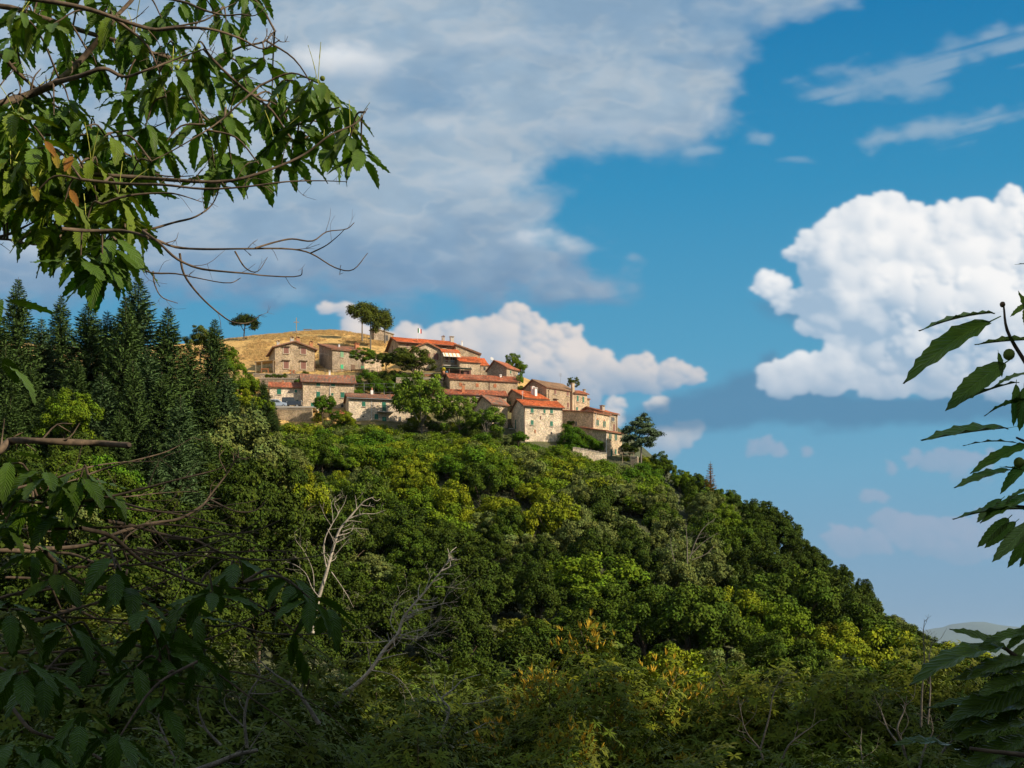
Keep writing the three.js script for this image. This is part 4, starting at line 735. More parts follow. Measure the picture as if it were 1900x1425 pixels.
{
  let h;
  h = new House('stone house with brown shutters and a gable facing the terrace', { A: 510, B: 584, C: 496, base: 692, eave: 644, ridge: 632.5, D: 285, turn: 17, wall: MAT.tan, roof: 'old', type: 'z', ridgeAt: 0.49, depth: 9, over: 0.55 });
  for (const [x, y, b] of [[531, 650.5, 11], [563, 651.5, 11], [531, 677.4, 13.4], [563, 678.2, 13.4]]) h.win(x, y, 9.6, b, MAT.brown, 'closed', 'front', { hood: true, frame: true });
  h.win(500, 655, 3, 7, MAT.brown, 'closed', 'left'); h.chimney(516, 636, 5, 5, MAT.concrete, 'tile', 5); h.chimney(541.5, 629, 6, 6, MAT.concrete, 'tile', 4); h.chimney(552.5, 629.5, 6, 6, MAT.brick, 'tile', 4.5); h.chimney(577, 637.5, 5.6, 6, MAT.brick, 'tile', 2.5); h.pipe(584, 645, 690, MAT.pipeBrown);
  h = new House('stone house with pale green shutters behind the leafy tree', { A: 616.6, B: 676, C: 586, base: 692, eave: 648.6, ridge: 639.5, D: 286, turn: 26, wall: MAT.grey, roof: 'old', type: 'shed', depth: 8.4 });
  h.win(634.5, 656.8, 6, 12, MAT.greenPale, 'closed'); h.win(634.5, 680.4, 5.4, 7.5, MAT.greenVivid, 'closed', 'front', { sill: false }); h.win(672.5, 682, 5.2, 6.4, MAT.greenVivid, 'closed', 'front', { sill: false }); h.win(655, 683, 8, 13, MAT.wood, 'door'); h.win(653, 658, 6, 10, MAT.greenPale); h.chimney(662, 640, 7, 6, MAT.brick, 'slab', 3.4); h.chimney(629, 639.5, 3, 3, MAT.zinc, 'none', 5); h.win(590, 660, 4, 8, MAT.hole, 'hole', 'left', { sill: false });
  h = new House('white painted stone farmhouse with red roof behind the parked cars', { A: 500, B: 561, base: 760, eave: 718.3, ridge: 710.2, D: 266.4, turn: 8, wall: MAT.pale, roof: 'red', type: 'x', depth: 6, over: 0.3 });
  h.win(518, 726.7, 7.2, 9.6); h.win(549, 725.6, 4.2, 5.4, MAT.green, 'arch'); h.win(518, 748.6, 7.2, 9); h.win(549.3, 749.5, 8, 12, MAT.green, 'door'); h.win(549.3, 743.2, 8.4, 2.6, MAT.glass, 'pane', 'front', { sill: false }); h.chimney(525, 709.5, 3.4, 3, MAT.brick, 'slab', 2.2);
  h = new House('two storey stone house with a white drainpipe and dark green shutters', { A: 562, B: 657, C: 548, base: 768, eave: 708, ridge: 695, D: 266, turn: 11, wall: MAT.warm, roof: 'old', type: 'x', depth: 7, over: 0.45 });
  for (const [x, y, a, b] of [[590.5, 712.4, 6.6, 8], [618, 712.8, 6.6, 8], [590.5, 732, 6.7, 10.2], [635.5, 733, 6.7, 10.2]]) h.win(x, y, a, b); h.win(616.8, 731.8, 3.7, 4.7); h.win(635, 753, 5, 6, MAT.hole, 'hole', 'front', { sill: false }); h.win(580, 752, 6, 10); h.pipe(612.4, 708, 733); h.chimney(611.6, 691, 3, 5, MAT.white, 'slab', 3.6);
  h.gutter(MAT.pipeBrown);
  h = new House('low pale stone house with an iron balcony and grey gutter', { A: 647, B: 768, base: 792, eave: 738.2, ridge: 730.8, D: 261, turn: 12, wall: MAT.pale, roof: 'old', type: 'x', depth: 7, over: 0.4 });
  h.win(675, 749.8, 6, 8.5); h.win(712.6, 754.8, 6.8, 17, MAT.green, 'door'); h.balcony(714, 764.6, 30, 10); h.win(698.3, 773, 6.6, 9.2); h.win(713, 781, 7.6, 15, MAT.green, 'door'); h.win(741, 751.5, 5, 8.4); h.win(755, 752, 5, 8.4); h.win(673.6, 773, 3, 3, MAT.hole, 'hole', 'front', { sill: false }); h.win(742, 777, 5, 8, MAT.hole, 'pane'); h.pipe(689.4, 738.4, 780); h.gutter(); h.chimney(690, 724.5, 4.6, 5, MAT.white, 'pot', 3);
  // the upper quarter
  h = new House('topmost house with long orange roof and a dark gable window', { A: 739, B: 846, C: 719.6, base: 664, eave: 634.5, ridge: 626.8, D: 298, turn: 19, wall: MAT.tan, roof: 'orange', type: 'x', depth: 9, over: 0.6 });
  h.win(728, 647, 4.4, 10, MAT.brown, 'closed', 'left'); h.win(824, 643.6, 6, 6, MAT.brown); h.win(756, 641, 4, 5, MAT.brown); h.chimney(822.3, 627, 4.4, 4, MAT.stonecap, 'tile', 4.4); h.chimney(838.3, 627, 6.4, 9, MAT.concrete, 'slab', 4); h.chimney(771, 634.5, 5.4, 8, MAT.brick, 'slab', 0.8); h.gutter(MAT.pipeBrown);
  h = new House('tall stone wall house with one roof slope falling to the right', { A: 846, B: 891, base: 690, eave: 640.2, ridge: 656, D: 294, turn: 10, wall: MAT.tan, roof: 'old', type: 'side', depth: 7, over: 0.25 });
  h.chimney(857.3, 635.5, 2.6, 6, MAT.white, 'slab', 3); h.chimney(852, 638, 2, 3, MAT.zinc, 'none', 4);
  h = new House('stone house with three brown shuttered windows under an orange gable', { A: 769, B: 821, C: 752, base: 698, eave: 645.5, ridge: 636.2, back: 648.5, D: 288, turn: 14, wall: MAT.warm, roof: 'orange', type: 'z', ridgeAt: 0.46, depth: 8, over: 0.4 });
  h.win(781.5, 660, 6.8, 11, MAT.brown); h.win(794.4, 661.5, 7.6, 12, MAT.brown); h.win(809.2, 661.8, 8.2, 12, MAT.brown); h.win(794, 686.7, 5.4, 6, MAT.brown); h.win(804, 686, 3, 3, MAT.hole, 'hole', 'front', { sill: false }); h.win(778, 686, 4, 5, MAT.hole, 'hole', 'front', { sill: false });
  h = new House('narrow house with a striped awning over its balcony', { A: 821.2, B: 852, base: 698, eave: 654, ridge: 648.5, D: 287.4, turn: 14, wall: MAT.tan, roof: 'orange', type: 'x', depth: 5, over: 0.25 });
  h.win(829, 667.5, 5, 10, MAT.brown, 'door'); h.win(839.5, 668, 7, 9, MAT.brown, 'pane'); h.balcony(836.5, 679.5, 30, 8.4);
  { const [x, y] = h.on(837, 655), w = h.size(33), o = h.holder('awning', 'front', x, y), cream = std(0.82, 0.74, 0.62, 0.9), rust = std(0.62, 0.33, 0.14, 0.9); for (let i = 0; i < 14; i++) { const g = new THREE.BoxGeometry(w / 14, 0.03, 1.75); g.rotateX(0.62); g.translate(-w / 2 + (i + 0.5) * w / 14, -0.48, 0.78); mesh('stripe', g, i % 3 === 1 ? rust : cream, o); } mesh('front_bar', boxAt(-w / 2, -1.06, 1.46, w, 0.06, 0.06), MAT.white, o); }
  h = new House('windowless stone annexe with a single orange roof slope', { A: 853, B: 891, base: 702, eave: 672, ridge: 662.2, D: 285, turn: 14, wall: MAT.warm, roof: 'orange', type: 'shed', depth: 4, over: 0.25 });
  h.win(866, 690, 4, 5, MAT.hole, 'hole', 'front', { sill: false });
  h = new House('small house with orange roof tucked in beside the satellite dish', { A: 891.5, B: 907, base: 704, eave: 678.5, ridge: 666, D: 290, turn: 14, wall: MAT.grey, roof: 'orange', type: 'shed', depth: 4.5, over: 0.15 });
  h.win(899, 684, 4, 6, MAT.hole, 'hole', 'front', { sill: false });
  h = new House('grey stone corner house with a wide shaded gable', { A: 940, B: 961, C: 904, base: 716, eave: 682.5, ridge: 669.5, D: 281, turn: 52, wall: MAT.grey, roof: 'red', type: 'x', ridgeAt: 0.62, over: 0.3 });
  h.win(947.5, 690.6, 2.8, 5); h.win(956, 698, 2, 5, MAT.hole, 'hole', 'front', { sill: false }); h.pipe(953.6, 684, 706, MAT.pipeBrown);
  h = new House('long low stone house with three small orange shutters', { A: 834.6, B: 960, C: 820.6, base: 742, eave: 703, ridge: 694.2, D: 275, turn: 15, wall: MAT.tan, roof: 'red', type: 'x', depth: 6, over: 0.3 });
  for (const [x, y] of [[854.6, 713.4], [885.5, 714.6], [918.5, 715.8]]) h.win(x, y, 5.4, 6.6, MAT.orange, 'closed', 'front', { sill: false }); h.chimney(928.8, 698, 3.4, 7, MAT.white, 'slab', 2.2); h.pipe(908, 706, 724, MAT.pipeBrown); h.win(826, 712, 3, 4, MAT.hole, 'hole', 'left', { sill: false });
  h = new House('stone row house with mauve shutters behind the walnut trees', { A: 803, B: 940, base: 800, eave: 730.5, ridge: 722.5, D: 268.5, turn: 10, wall: MAT.warm, roof: 'red', type: 'x', depth: 5.6, over: 0.3 });
  h.win(831, 737.6, 5, 9, MAT.brown); h.win(848.4, 738, 5, 9, MAT.brown); h.win(886.8, 734, 6, 6, MAT.brown, 'pane'); h.win(926.7, 736.6, 6, 7.6, MAT.red); h.win(812, 752, 5, 9, MAT.brown); h.win(868, 756, 5, 8, MAT.brown); h.win(840, 770, 5, 10, MAT.brown); h.chimney(859.4, 716.5, 5, 6, MAT.brick, 'tile', 1.2); h.gutter(MAT.pipeBrown); h.pipe(809, 730, 790, MAT.pipeBrown);
  h = new House('small tower house with mossy tiles and one tiny blue window', { A: 912.4, B: 942, C: 889, base: 812, eave: 749, ridge: 735.4, D: 264, turn: 35, wall: MAT.warm, roof: 'old', type: 'x', depth: 6, over: 0.4 });
  h.win(928.4, 752.6, 4, 5, MAT.glass, 'pane'); h.win(930, 798, 3, 4, MAT.brick, 'closed', 'front', { sill: false }); h.pipe(912.8, 752, 806, MAT.pipeBrown);
  h = new House('house with bright orange roof and two white chimneys behind the tower', { A: 974, B: 1017, C: 941, base: 800, eave: 738.6, ridge: 724.6, D: 270, turn: 30, wall: MAT.grey, roof: 'orange', type: 'x', depth: 9.4, over: 0.3 });
  h.win(946.4, 749.5, 4, 8, MAT.green, 'closed', 'left'); h.chimney(988.2, 720, 4.6, 15, MAT.white, 'slab', 2.6); h.chimney(993.6, 722.5, 4.6, 13, MAT.white, 'slab', 2.0);
  h = new House('tall green shuttered stone house with vivid orange roof above the thicket', { A: 972.7, B: 1043.8, C: 949, base: 836, eave: 752.6, ridge: 742, D: 261, turn: 20, wall: MAT.pale, roof: 'orange', type: 'x', over: 0.35 });
  for (const [x, y, a, b] of [[987.4, 761.7, 5.4, 8.8], [1010.3, 763.2, 3.7, 7], [1023.4, 762.7, 5.2, 8.8], [987.4, 784, 5.2, 8.6], [1023.4, 786.3, 5.2, 8.8]]) h.win(x, y, a, b); h.win(1002.9, 774.9, 2.1, 6.7, MAT.brown, 'closed', 'front', { sill: false }); h.win(992.8, 800.3, 2.5, 6.6, MAT.orange, 'closed', 'front', { sill: false }); h.win(1023, 803.7, 3.4, 5, MAT.hole, 'hole'); h.pipe(1043, 755, 826, MAT.pipeBrown); h.pipe(973.6, 754, 822, MAT.pipeBrown); h.win(957, 787, 4.4, 17, MAT.green, 'door', 'left'); h.balcony(953, 796, 14, 8, 'left'); h.gutter(MAT.pipeBrown);
  h = new House('tall brown roofed stone house with an outside flue', { A: 1014, B: 1066.5, C: 964.6, base: 800, eave: 718.6, ridge: 705.4, D: 275, turn: 40, wall: MAT.tan, roof: 'brown', type: 'x', over: 0.3 });
  h.win(1030, 726.6, 4.2, 9.3, MAT.brown); h.win(1053.2, 729.4, 4.7, 10.4, MAT.brown); h.win(1030.5, 746, 5, 6.8, MAT.brown, 'closed', 'front', { hood: true }); h.win(1053.9, 752, 4.4, 9.3, MAT.brown); h.win(1046.8, 776.5, 2.2, 4, MAT.hole, 'hole'); h.pipe(1018, 722, 742, MAT.pipeBrown);
  { const [x, y] = h.on(1061, 712), y0 = h.on(1061, 770)[1], o = h.holder('flue', 'front', x, 0); mesh('stack', boxAt(-0.28, y0, 0, 0.56, y - y0, 0.5), MAT.warm, o); mesh('cap', boxAt(-0.36, y, -0.06, 0.72, 0.1, 0.62), MAT.stonecap, o); }
  h = new House('slim house with tall green shutters next to the outside flue', { A: 1067, B: 1089.4, base: 780, eave: 729.5, ridge: 723.5, D: 279, turn: 30, wall: MAT.warm, roof: 'red', type: 'x', depth: 7, over: 0.35 });
  h.win(1071.8, 739.4, 3.4, 10.4); h.win(1082.4, 741.4, 3.4, 10.4); h.win(1070.6, 759.6, 3.6, 8.4); h.win(1084, 761, 5, 6.4, MAT.green, 'open'); h.chimney(1084, 725, 4, 4, MAT.stonecap, 'slab', 3);
  h = new House('narrow end house with a lean roof at the cliff edge', { A: 1089.6, B: 1094, base: 780, eave: 741, ridge: 738.6, D: 283, turn: 25, wall: MAT.warm, roof: 'old', type: 'shed', depth: 4, over: 0.15 });
  h = new House('house with arched windows and open green shutters', { A: 1101, B: 1131.6, C: 1064, base: 812, eave: 765.4, ridge: 761, D: 268, turn: 48, wall: MAT.warm, roof: 'red', type: 'shed', depth: 11, over: 0.3 });
  h.win(1108.6, 784.4, 3.2, 10.6, MAT.green, 'open'); h.win(1121.3, 786.8, 3.2, 10.4, MAT.green, 'open'); for (const [x, y] of [[1108.6, 777.4], [1121.3, 779.8]]) h.win(x, y, 4, 2.4, MAT.orange, 'arch', 'front', { sill: false }); h.win(1069, 786, 4, 8, MAT.glass, 'pane', 'left'); h.pipe(1130.8, 768, 798); h.pipe(1104.5, 767, 792);
  h = new House('house with dark glazed loggia and a stone chimney', { A: 1118, B: 1146, C: 1092, base: 806, eave: 765, ridge: 756.5, D: 274, turn: 44, wall: MAT.grey, roof: 'red', type: 'x', depth: 8, over: 0.35 });
  h.win(1137, 778, 8, 7, MAT.glass, 'pane'); h.win(1139.4, 794, 5, 13, MAT.brown, 'door'); h.chimney(1117.6, 755, 6.6, 8, MAT.stonecap, 'slab', 2.5); h.pipe(1144, 768, 800, MAT.pipeBrown);
  h = new House('lowest house with four open green shutters above a green door', { A: 1124.6, B: 1154, C: 1099.4, base: 856, eave: 801, ridge: 794.5, D: 261, turn: 42, wall: MAT.warm, roof: 'red', type: 'shed', depth: 6.4, over: 0.35 });
  h.win(1132.2, 810, 2.6, 11, MAT.green, 'open'); h.win(1142.4, 811.4, 2.8, 11, MAT.green, 'open'); h.win(1134.4, 842, 3.6, 17, MAT.green, 'door'); h.win(1142.4, 838, 3.4, 8.6); h.pipe(1124.9, 803, 850);
}
// ---------------------------------------------------------------- terraces, walls, small things of the village
// free-standing masonry wall between two surveyed points, with a course of cap stones
function masonry(name, label, a, b, top, foot, mat, th = 0.5, category = 'wall', top2 = top, foot2 = foot) {
  const A = at(a[0], top, a[1]), B = at(b[0], top2, b[1]), lowA = at(a[0], foot, a[1]).y, lowB = at(b[0], foot2, b[1]).y, len = Math.hypot(B.x - A.x, B.z - A.z), o = thing(name, label, category, V(A.x, Math.min(lowA, lowB) - 1, A.z), Math.atan2(-(B.z - A.z), B.x - A.x)), h0 = A.y - o.position.y, h1 = B.y - o.position.y;
  mesh('wall', wallShell(len, th, h0, h1, h0, h1, null, null, a[0]), mat, o);
  const n = Math.max(4, Math.round(len / 0.7)), R = rng(Math.round(a[0]));
  for (let i = 0; i < n; i++) { const x = i / n * len, w = len / n - 0.03, y = lerp(h0, h1, (i + 0.5) / n), g = boxAt(x, y - 0.06, -th - 0.05, w, 0.16 + 0.08 * R(), th + 0.1); mesh('cap_stone', g, MAT.stonecap, o); }
  return o;
}
masonry('terrace_wall', 'mossy stone retaining wall under the parked cars', [506, 262], [579, 261], 759.5, 786, MAT.tan, 0.6);
masonry('garden_wall', 'low stone wall along the terrace of the brown shuttered house', [470, 281], [556, 280], 694.5, 699, MAT.grey, 0.4);
masonry('garden_wall', 'rough dry stone wall on the slope behind the white farmhouse', [478, 274], [552, 273], 703, 712, MAT.grey, 0.5);
masonry('garden_wall', 'stone wall beside the pale green shuttered house', [676, 286], [708, 288], 668, 694, MAT.warm, 0.4);
masonry('garden_wall', 'stone terrace wall between the big tree and the long low house', [735, 276], [822, 277], 702, 730, MAT.grey, 0.5);
masonry('retaining_wall', 'pale retaining wall under the ivy bank', [1063, 257.5], [1126, 257.5], 830, 850, MAT.pale, 0.5, 'wall', 842, 860);
masonry('retaining_wall', 'stone wall end beside the cedar', [1170, 257], [1183, 256.5], 848, 866, MAT.grey, 0.6);
masonry('garden_wall', 'pale wall glimpsed through the walnut trees', [760, 259], [812, 258.5], 784, 800, MAT.pale, 0.5);
masonry('brick_parapet', 'brick terrace parapet below the orange gable house', [788, 283], [820, 283], 693.5, 701, std(0.45, 0.19, 0.1, 0.9, { map: grainTex }), 0.35);
// post and rail fences
function fence(label, pts, h, rails, mat, r = 0.05) {
  const o = thing('rail_fence', label, 'fence', pts[0].clone());
  const P = pts.map((p) => p.clone().sub(pts[0]));
  for (let s = 0; s < P.length - 1; s++) { const n = Math.max(1, Math.round(P[s].distanceTo(P[s + 1]) / 1.9)); for (let i = 0; i <= n; i++) { if (i === n && s < P.length - 2) continue; const p = P[s].clone().lerp(P[s + 1], i / n); mesh('post', tube([p.clone().add(V(0, -0.8, 0)), p.clone().add(V(0, h + 0.1, 0))], r, r, 6), mat, o); } for (const k of rails) mesh('rail', tube([P[s].clone().add(V(0, h * k, 0.06)), P[s + 1].clone().add(V(0, h * k, 0.06))], r * 0.7, r * 0.7, 5), mat, o); }
  return o;
}
fence('wooden rail fence between the brown shuttered house and its neighbour', [at(566, 694, 281), at(640, 695, 280)], 1.0, [0.5, 1], MAT.woodPale);
fence('iron rail fence above the leafy hedge', [at(640, 697, 280), at(700, 692, 282)], 1.0, [0.5, 1], MAT.wood);
fence('wire fence rail above the round hedge', [at(657, 727, 270), at(750, 728, 270)], 1.6, [1, 0.6], MAT.zinc, 0.035);
fence('wooden rail fence at the end of the lowest terrace', [at(1155, 851, 257), at(1176, 852, 257)], 1.1, [0.5, 1], MAT.woodPale);
fence('iron rail at the foot of the walnut trees', [at(772, 796, 256.5), at(806, 797, 256)], 1.0, [0.5, 1], MAT.iron, 0.03);
{ // lean-to pergola with a bench table under it
  const o = thing('pergola', 'wooden pergola leaning on the brown shuttered house', 'pergola', at(474, 692, 283)), w = 3.7;
  for (const x of [0, 1.2, 3.5]) mesh('post', boxAt(x, 0, 0, 0.12, 2.1 + x * 0.1, 0.12), MAT.woodPale, o);
  for (const z of [0, -1.2, -2.4]) mesh('beam', tube([V(-0.2, 2.1, z), V(w, 2.5, z)], 0.06, 0.06, 5), MAT.woodPale, o);
  mesh('roof_mat', slabOf(V(-0.2, 2.2, 0.2), V(3.9, 0.42, 0), V(0, 0.02, -2.8), 0.06), MAT.woodPale, o);
  const t = thing('garden_table', 'orange brown wooden table under the pergola', 'table', at(485, 692.5, 282));
  mesh('table_top', boxAt(0, 0.72, 0, 1.5, 0.07, 0.8), MAT.orange, t); for (const [x, z] of [[0.05, 0.05], [1.37, 0.05], [0.05, 0.67], [1.37, 0.67]]) mesh('leg', boxAt(x, 0, z, 0.08, 0.72, 0.08), MAT.orange, t);
  const p = thing('wood_pile', 'tarpaulin covered wood pile on the terrace of the brown shuttered house', 'wood pile', at(540, 695, 280.6)); for (let i = 0; i < 9; i++) { const g = new THREE.CylinderGeometry(0.16, 0.16, 1.0, 8); g.rotateX(Math.PI / 2); g.translate((i % 3) * 0.33 + (Math.floor(i / 3) % 2) * 0.16, 0.16 + Math.floor(i / 3) * 0.27, 0); mesh('log', g, i % 2 ? MAT.woodPale : MAT.orange, p); }
}
{ // porch with posts under the awning house
  const o = thing('porch', 'dark open porch with brown posts and a green edged roof', 'porch', at(817, 697, 281)), w = 56 / F * 281;
  for (const px of [820, 833, 853, 872.5]) { const x = (px - 817) / F * 281; mesh('post', boxAt(x, -0.6, 0, 0.16, 2.3, 0.16), MAT.brown, o); }
  mesh('roof_slab', slabOf(V(-0.1, 1.72, 0.3), V(w + 0.3, -0.25, 0), V(0, 0.25, -2.6), 0.14), std(0.10, 0.14, 0.10, 0.7), o); mesh('back_wall', boxAt(0, -0.6, -2.55, w, 2.2, 0.1), MAT.dark, o); mesh('side_board', boxAt(4.6, -0.5, -0.8, 1.3, 1.5, 0.6), MAT.brown, o); mesh('floor_slab', boxAt(-0.3, -0.8, -2.6, w + 0.6, 0.2, 2.9), MAT.concrete, o);
  for (const [px, m, lbl] of [[823, std(0.6, 0.45, 0.03), 'yellow flowers in a pot on the porch'], [828.5, std(0.05, 0.12, 0.16), 'blue green barrel standing on the porch']]) { const q = thing(lbl.includes('flowers') ? 'flower_pot' : 'barrel', lbl, lbl.includes('flowers') ? 'flower pot' : 'barrel', at(px, 694.5, 280.6)); const g = new THREE.LatheGeometry([[0.01, 0], [0.24, 0], [0.3, 0.3], [0.28, 0.62], [0.01, 0.62]].map((p) => new THREE.Vector2(...p)), 12); mesh(lbl.includes('flowers') ? 'pot' : 'drum', g, lbl.includes('flowers') ? MAT.pot : m, q); if (lbl.includes('flowers')) { const L = new Leaves(), R = rng(4); for (let i = 0; i < 260; i++) { const o2 = ball(R); L.add(V(o2.x * 0.4, 0.95 + o2.y * 0.4, o2.z * 0.4), across(o2, R), o2, 0.14, 0.1, tone(R, 0.2, 0.1)); } mesh('blossom', L.geometry(), leafMat(0.55, 0.42, 0.03), q, 'stuff'); } }
}
{ // satellite dish, flag, cross, benches
  const d = thing('satellite_dish', 'grey satellite dish on a pole beside the orange roof', 'satellite dish', at(911, 676, 285)); mesh('pole', tube([V(0, -1, 0), V(0, 0.8, 0)], 0.04, 0.04, 6), MAT.zinc, d); const g = new THREE.SphereGeometry(0.75, 16, 8, 0, Math.PI * 2, 0, 0.62); g.scale(1, 0.6, 1); g.rotateX(1.2); g.rotateY(0.7); g.translate(0, 1.0, -0.4); mesh('dish', g, std(0.42, 0.42, 0.42, 0.6, { side: THREE.DoubleSide }), d); mesh('feed_arm', tube([V(0, 0.7, 0), V(0.4, 0.7, 0.6)], 0.025, 0.02, 5), MAT.zinc, d);
  const f = thing('flag', 'small green white and red flag on a thin pole above the topmost roof', 'flag', at(774.8, 628, 303)); mesh('pole', tube([V(0, -1.5, 0), V(0, 2.2, 0)], 0.035, 0.03, 6), MAT.white, f);
  [[0.02, 0.25, 0.09], [0.8, 0.8, 0.78], [0.72, 0.03, 0.03]].forEach((c, i) => { const q = new THREE.BoxGeometry(0.3, 0.95, 0.02, 3, 4, 1), P = q.attributes.position; for (let k = 0; k < P.count; k++) { const x = P.getX(k) + 0.15 + i * 0.3; P.setXYZ(k, x * 0.92, P.getY(k) - x * 0.25, P.getZ(k) + Math.sin(x * 7) * 0.09); } q.computeVertexNormals(); q.translate(0.03, 1.72, 0); mesh('stripe', q, std(...c, 0.8), f); });
  const c = thing('cross', 'tall wooden cross on a mound of stones on the meadow crest', 'cross', at(550, 617, 326)); mesh('upright', boxAt(-0.08, -1, -0.08, 0.16, 4.4, 0.16), MAT.woodPale, c); mesh('crossbar', boxAt(-0.62, 2.3, -0.07, 1.24, 0.15, 0.14), MAT.woodPale, c);
  const m = thing('stone_mound', 'heap of grey stones around the foot of the cross', 'stone heap', at(550, 621, 325)); const R = rng(3); for (let i = 0; i < 46; i++) { const a = R() * 6.28, q = Math.sqrt(R()), s = 0.16 + 0.2 * R(), gg = new THREE.IcosahedronGeometry(s, 0); gg.scale(1.2, 0.8, 1); gg.rotateY(R() * 3); gg.translate(Math.cos(a) * q * 0.95, (1 - q) * 0.85 + 0.05, Math.sin(a) * q * 0.8); mesh('stone', gg, i % 3 ? MAT.stonecap : MAT.grey, m); }
  for (const [px, py, dd, w, lbl] of [[563, 615, 330, 16, 'wooden bench on the meadow crest near the cross'], [441, 634, 318, 12, 'pale wooden bench on the meadow below the crest']]) { const W = w / F * dd, b = thing('bench', lbl, 'bench', at(px, py, dd)); mesh('seat', boxAt(0, 0.42, -0.25, W, 0.09, 0.5), MAT.woodPale, b); for (const x of [0.12, W - 0.3]) mesh('leg', boxAt(x, -0.4, -0.2, 0.16, 0.82, 0.4), MAT.woodPale, b); }
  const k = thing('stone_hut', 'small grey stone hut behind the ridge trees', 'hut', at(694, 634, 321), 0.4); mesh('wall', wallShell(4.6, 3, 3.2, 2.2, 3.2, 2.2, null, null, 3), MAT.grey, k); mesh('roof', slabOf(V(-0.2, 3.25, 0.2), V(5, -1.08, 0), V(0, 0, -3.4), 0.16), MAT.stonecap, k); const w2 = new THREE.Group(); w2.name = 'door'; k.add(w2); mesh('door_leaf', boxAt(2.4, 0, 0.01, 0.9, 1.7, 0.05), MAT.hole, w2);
}
// overhead wires
for (const [a, b, sag, lbl] of [[[605, 711, 265], [656, 737, 264], 0.4, 'drooping cable from the drainpipe house to the balcony house'], [[561, 712, 265], [525, 715, 268], 0.3, 'cable between the white farmhouse and the drainpipe house'], [[565, 727, 265.4], [650, 728, 264.6], 0.35, 'cable strung along the drainpipe house wall'], [[820, 708, 272], [690, 728, 268], 0.9, 'pair of cables from the long low house to the hedge'], [[700, 655, 292], [590, 655, 285], 0.8, 'cable from the topmost house to the pale green shuttered house']]) { const A = at(...a), B = at(...b), M = A.clone().lerp(B, 0.5).add(V(0, -sag, 0)); tag(mesh('cable', tube([A, M, B], 0.018, 0.018, 4), MAT.wire), lbl, 'cable'); }
{ const o = thing('antenna', 'thin television antenna behind the brown roofed house', 'antenna', at(1040, 712, 284)); mesh('mast', tube([V(0, -2, 0), V(0, 2.2, 0)], 0.03, 0.02, 5), MAT.zinc, o); for (let i = 0; i < 4; i++) mesh('element', tube([V(-0.35, 2.0 - i * 0.18, 0), V(0.35, 2.0 - i * 0.18, 0)], 0.015, 0.015, 4), MAT.zinc, o);
  const q = thing('antenna', 'white antenna mast on the orange roof with white chimneys', 'antenna', at(969.5, 742, 268)); mesh('mast', tube([V(0, -1, 0), V(0, 1.7, 0)], 0.035, 0.03, 5), MAT.white, q); for (let i = 0; i < 3; i++) mesh('element', tube([V(-0.25, 1.6 - i * 0.22, 0), V(0.3, 1.6 - i * 0.22, 0)], 0.018, 0.018, 4), MAT.white, q); }
// parked cars
function car(name, label, pos, turn, paint, profile, cabin, len, wid, wheelR, wheels) {
  const o = thing(name, label, 'car', pos, turn), sh = new THREE.Shape(profile.map((p) => new THREE.Vector2(...p))), bev = { depth: wid - 0.12, bevelEnabled: true, bevelSize: 0.06, bevelThickness: 0.06, bevelSegments: 2 }, body = new THREE.ExtrudeGeometry(sh, bev);
  body.translate(0, 0, -wid / 2 + 0.06); const b = mesh('body', body, paint, o);
  const glass = new THREE.MeshStandardMaterial({ roughness: 0.06 }); glass.color.setRGB(0.05, 0.065, 0.075);
  for (const c of cabin) for (const s of [-1, 1]) { const g = new THREE.ExtrudeGeometry(new THREE.Shape(c.map((p) => new THREE.Vector2(...p))), { depth: 0.03, bevelEnabled: false }); g.translate(0, 0, s > 0 ? wid / 2 - 0.01 : -wid / 2 - 0.02); mesh('side_window', g, glass, o); }
  for (const x of wheels) for (const s of [-1, 1]) { const w = new THREE.Group(); w.name = 'wheel'; w.position.set(x, wheelR, s * (wid / 2 - 0.06)); o.add(w); const t = new THREE.TorusGeometry(wheelR * 0.74, wheelR * 0.27, 8, 18); mesh('tyre', t, std(0.02, 0.02, 0.02, 0.9), w); const r = new THREE.CylinderGeometry(wheelR * 0.6, wheelR * 0.6, 0.14, 14); r.rotateX(Math.PI / 2); mesh('rim', r, MAT.zinc, w); }
  for (const s of [-1, 1]) { mesh('headlight', boxAt(len - 0.02, profile[2][1] * 0.72, s * wid * 0.34 - 0.12, 0.08, 0.14, 0.24), std(0.7, 0.7, 0.66, 0.2), o); mesh('bumper', boxAt(s < 0 ? -0.12 : len - 0.02, 0.38, -wid / 2 + 0.05, 0.14, 0.2, wid - 0.1), MAT.iron, o); }
  return o;
}
const lot = (HORIZON - 762) / F * 267;
{ const pad = boxAt(0, -0.25, 0, 8.6, 0.25, 6.4), o = mesh('parking_terrace', pad, MAT.concrete); o.position.set((503 - 950) / F * 265, lot, -268.6); tag(o, 'gravel parking terrace in front of the white farmhouse', 'terrace', null, 'structure'); }
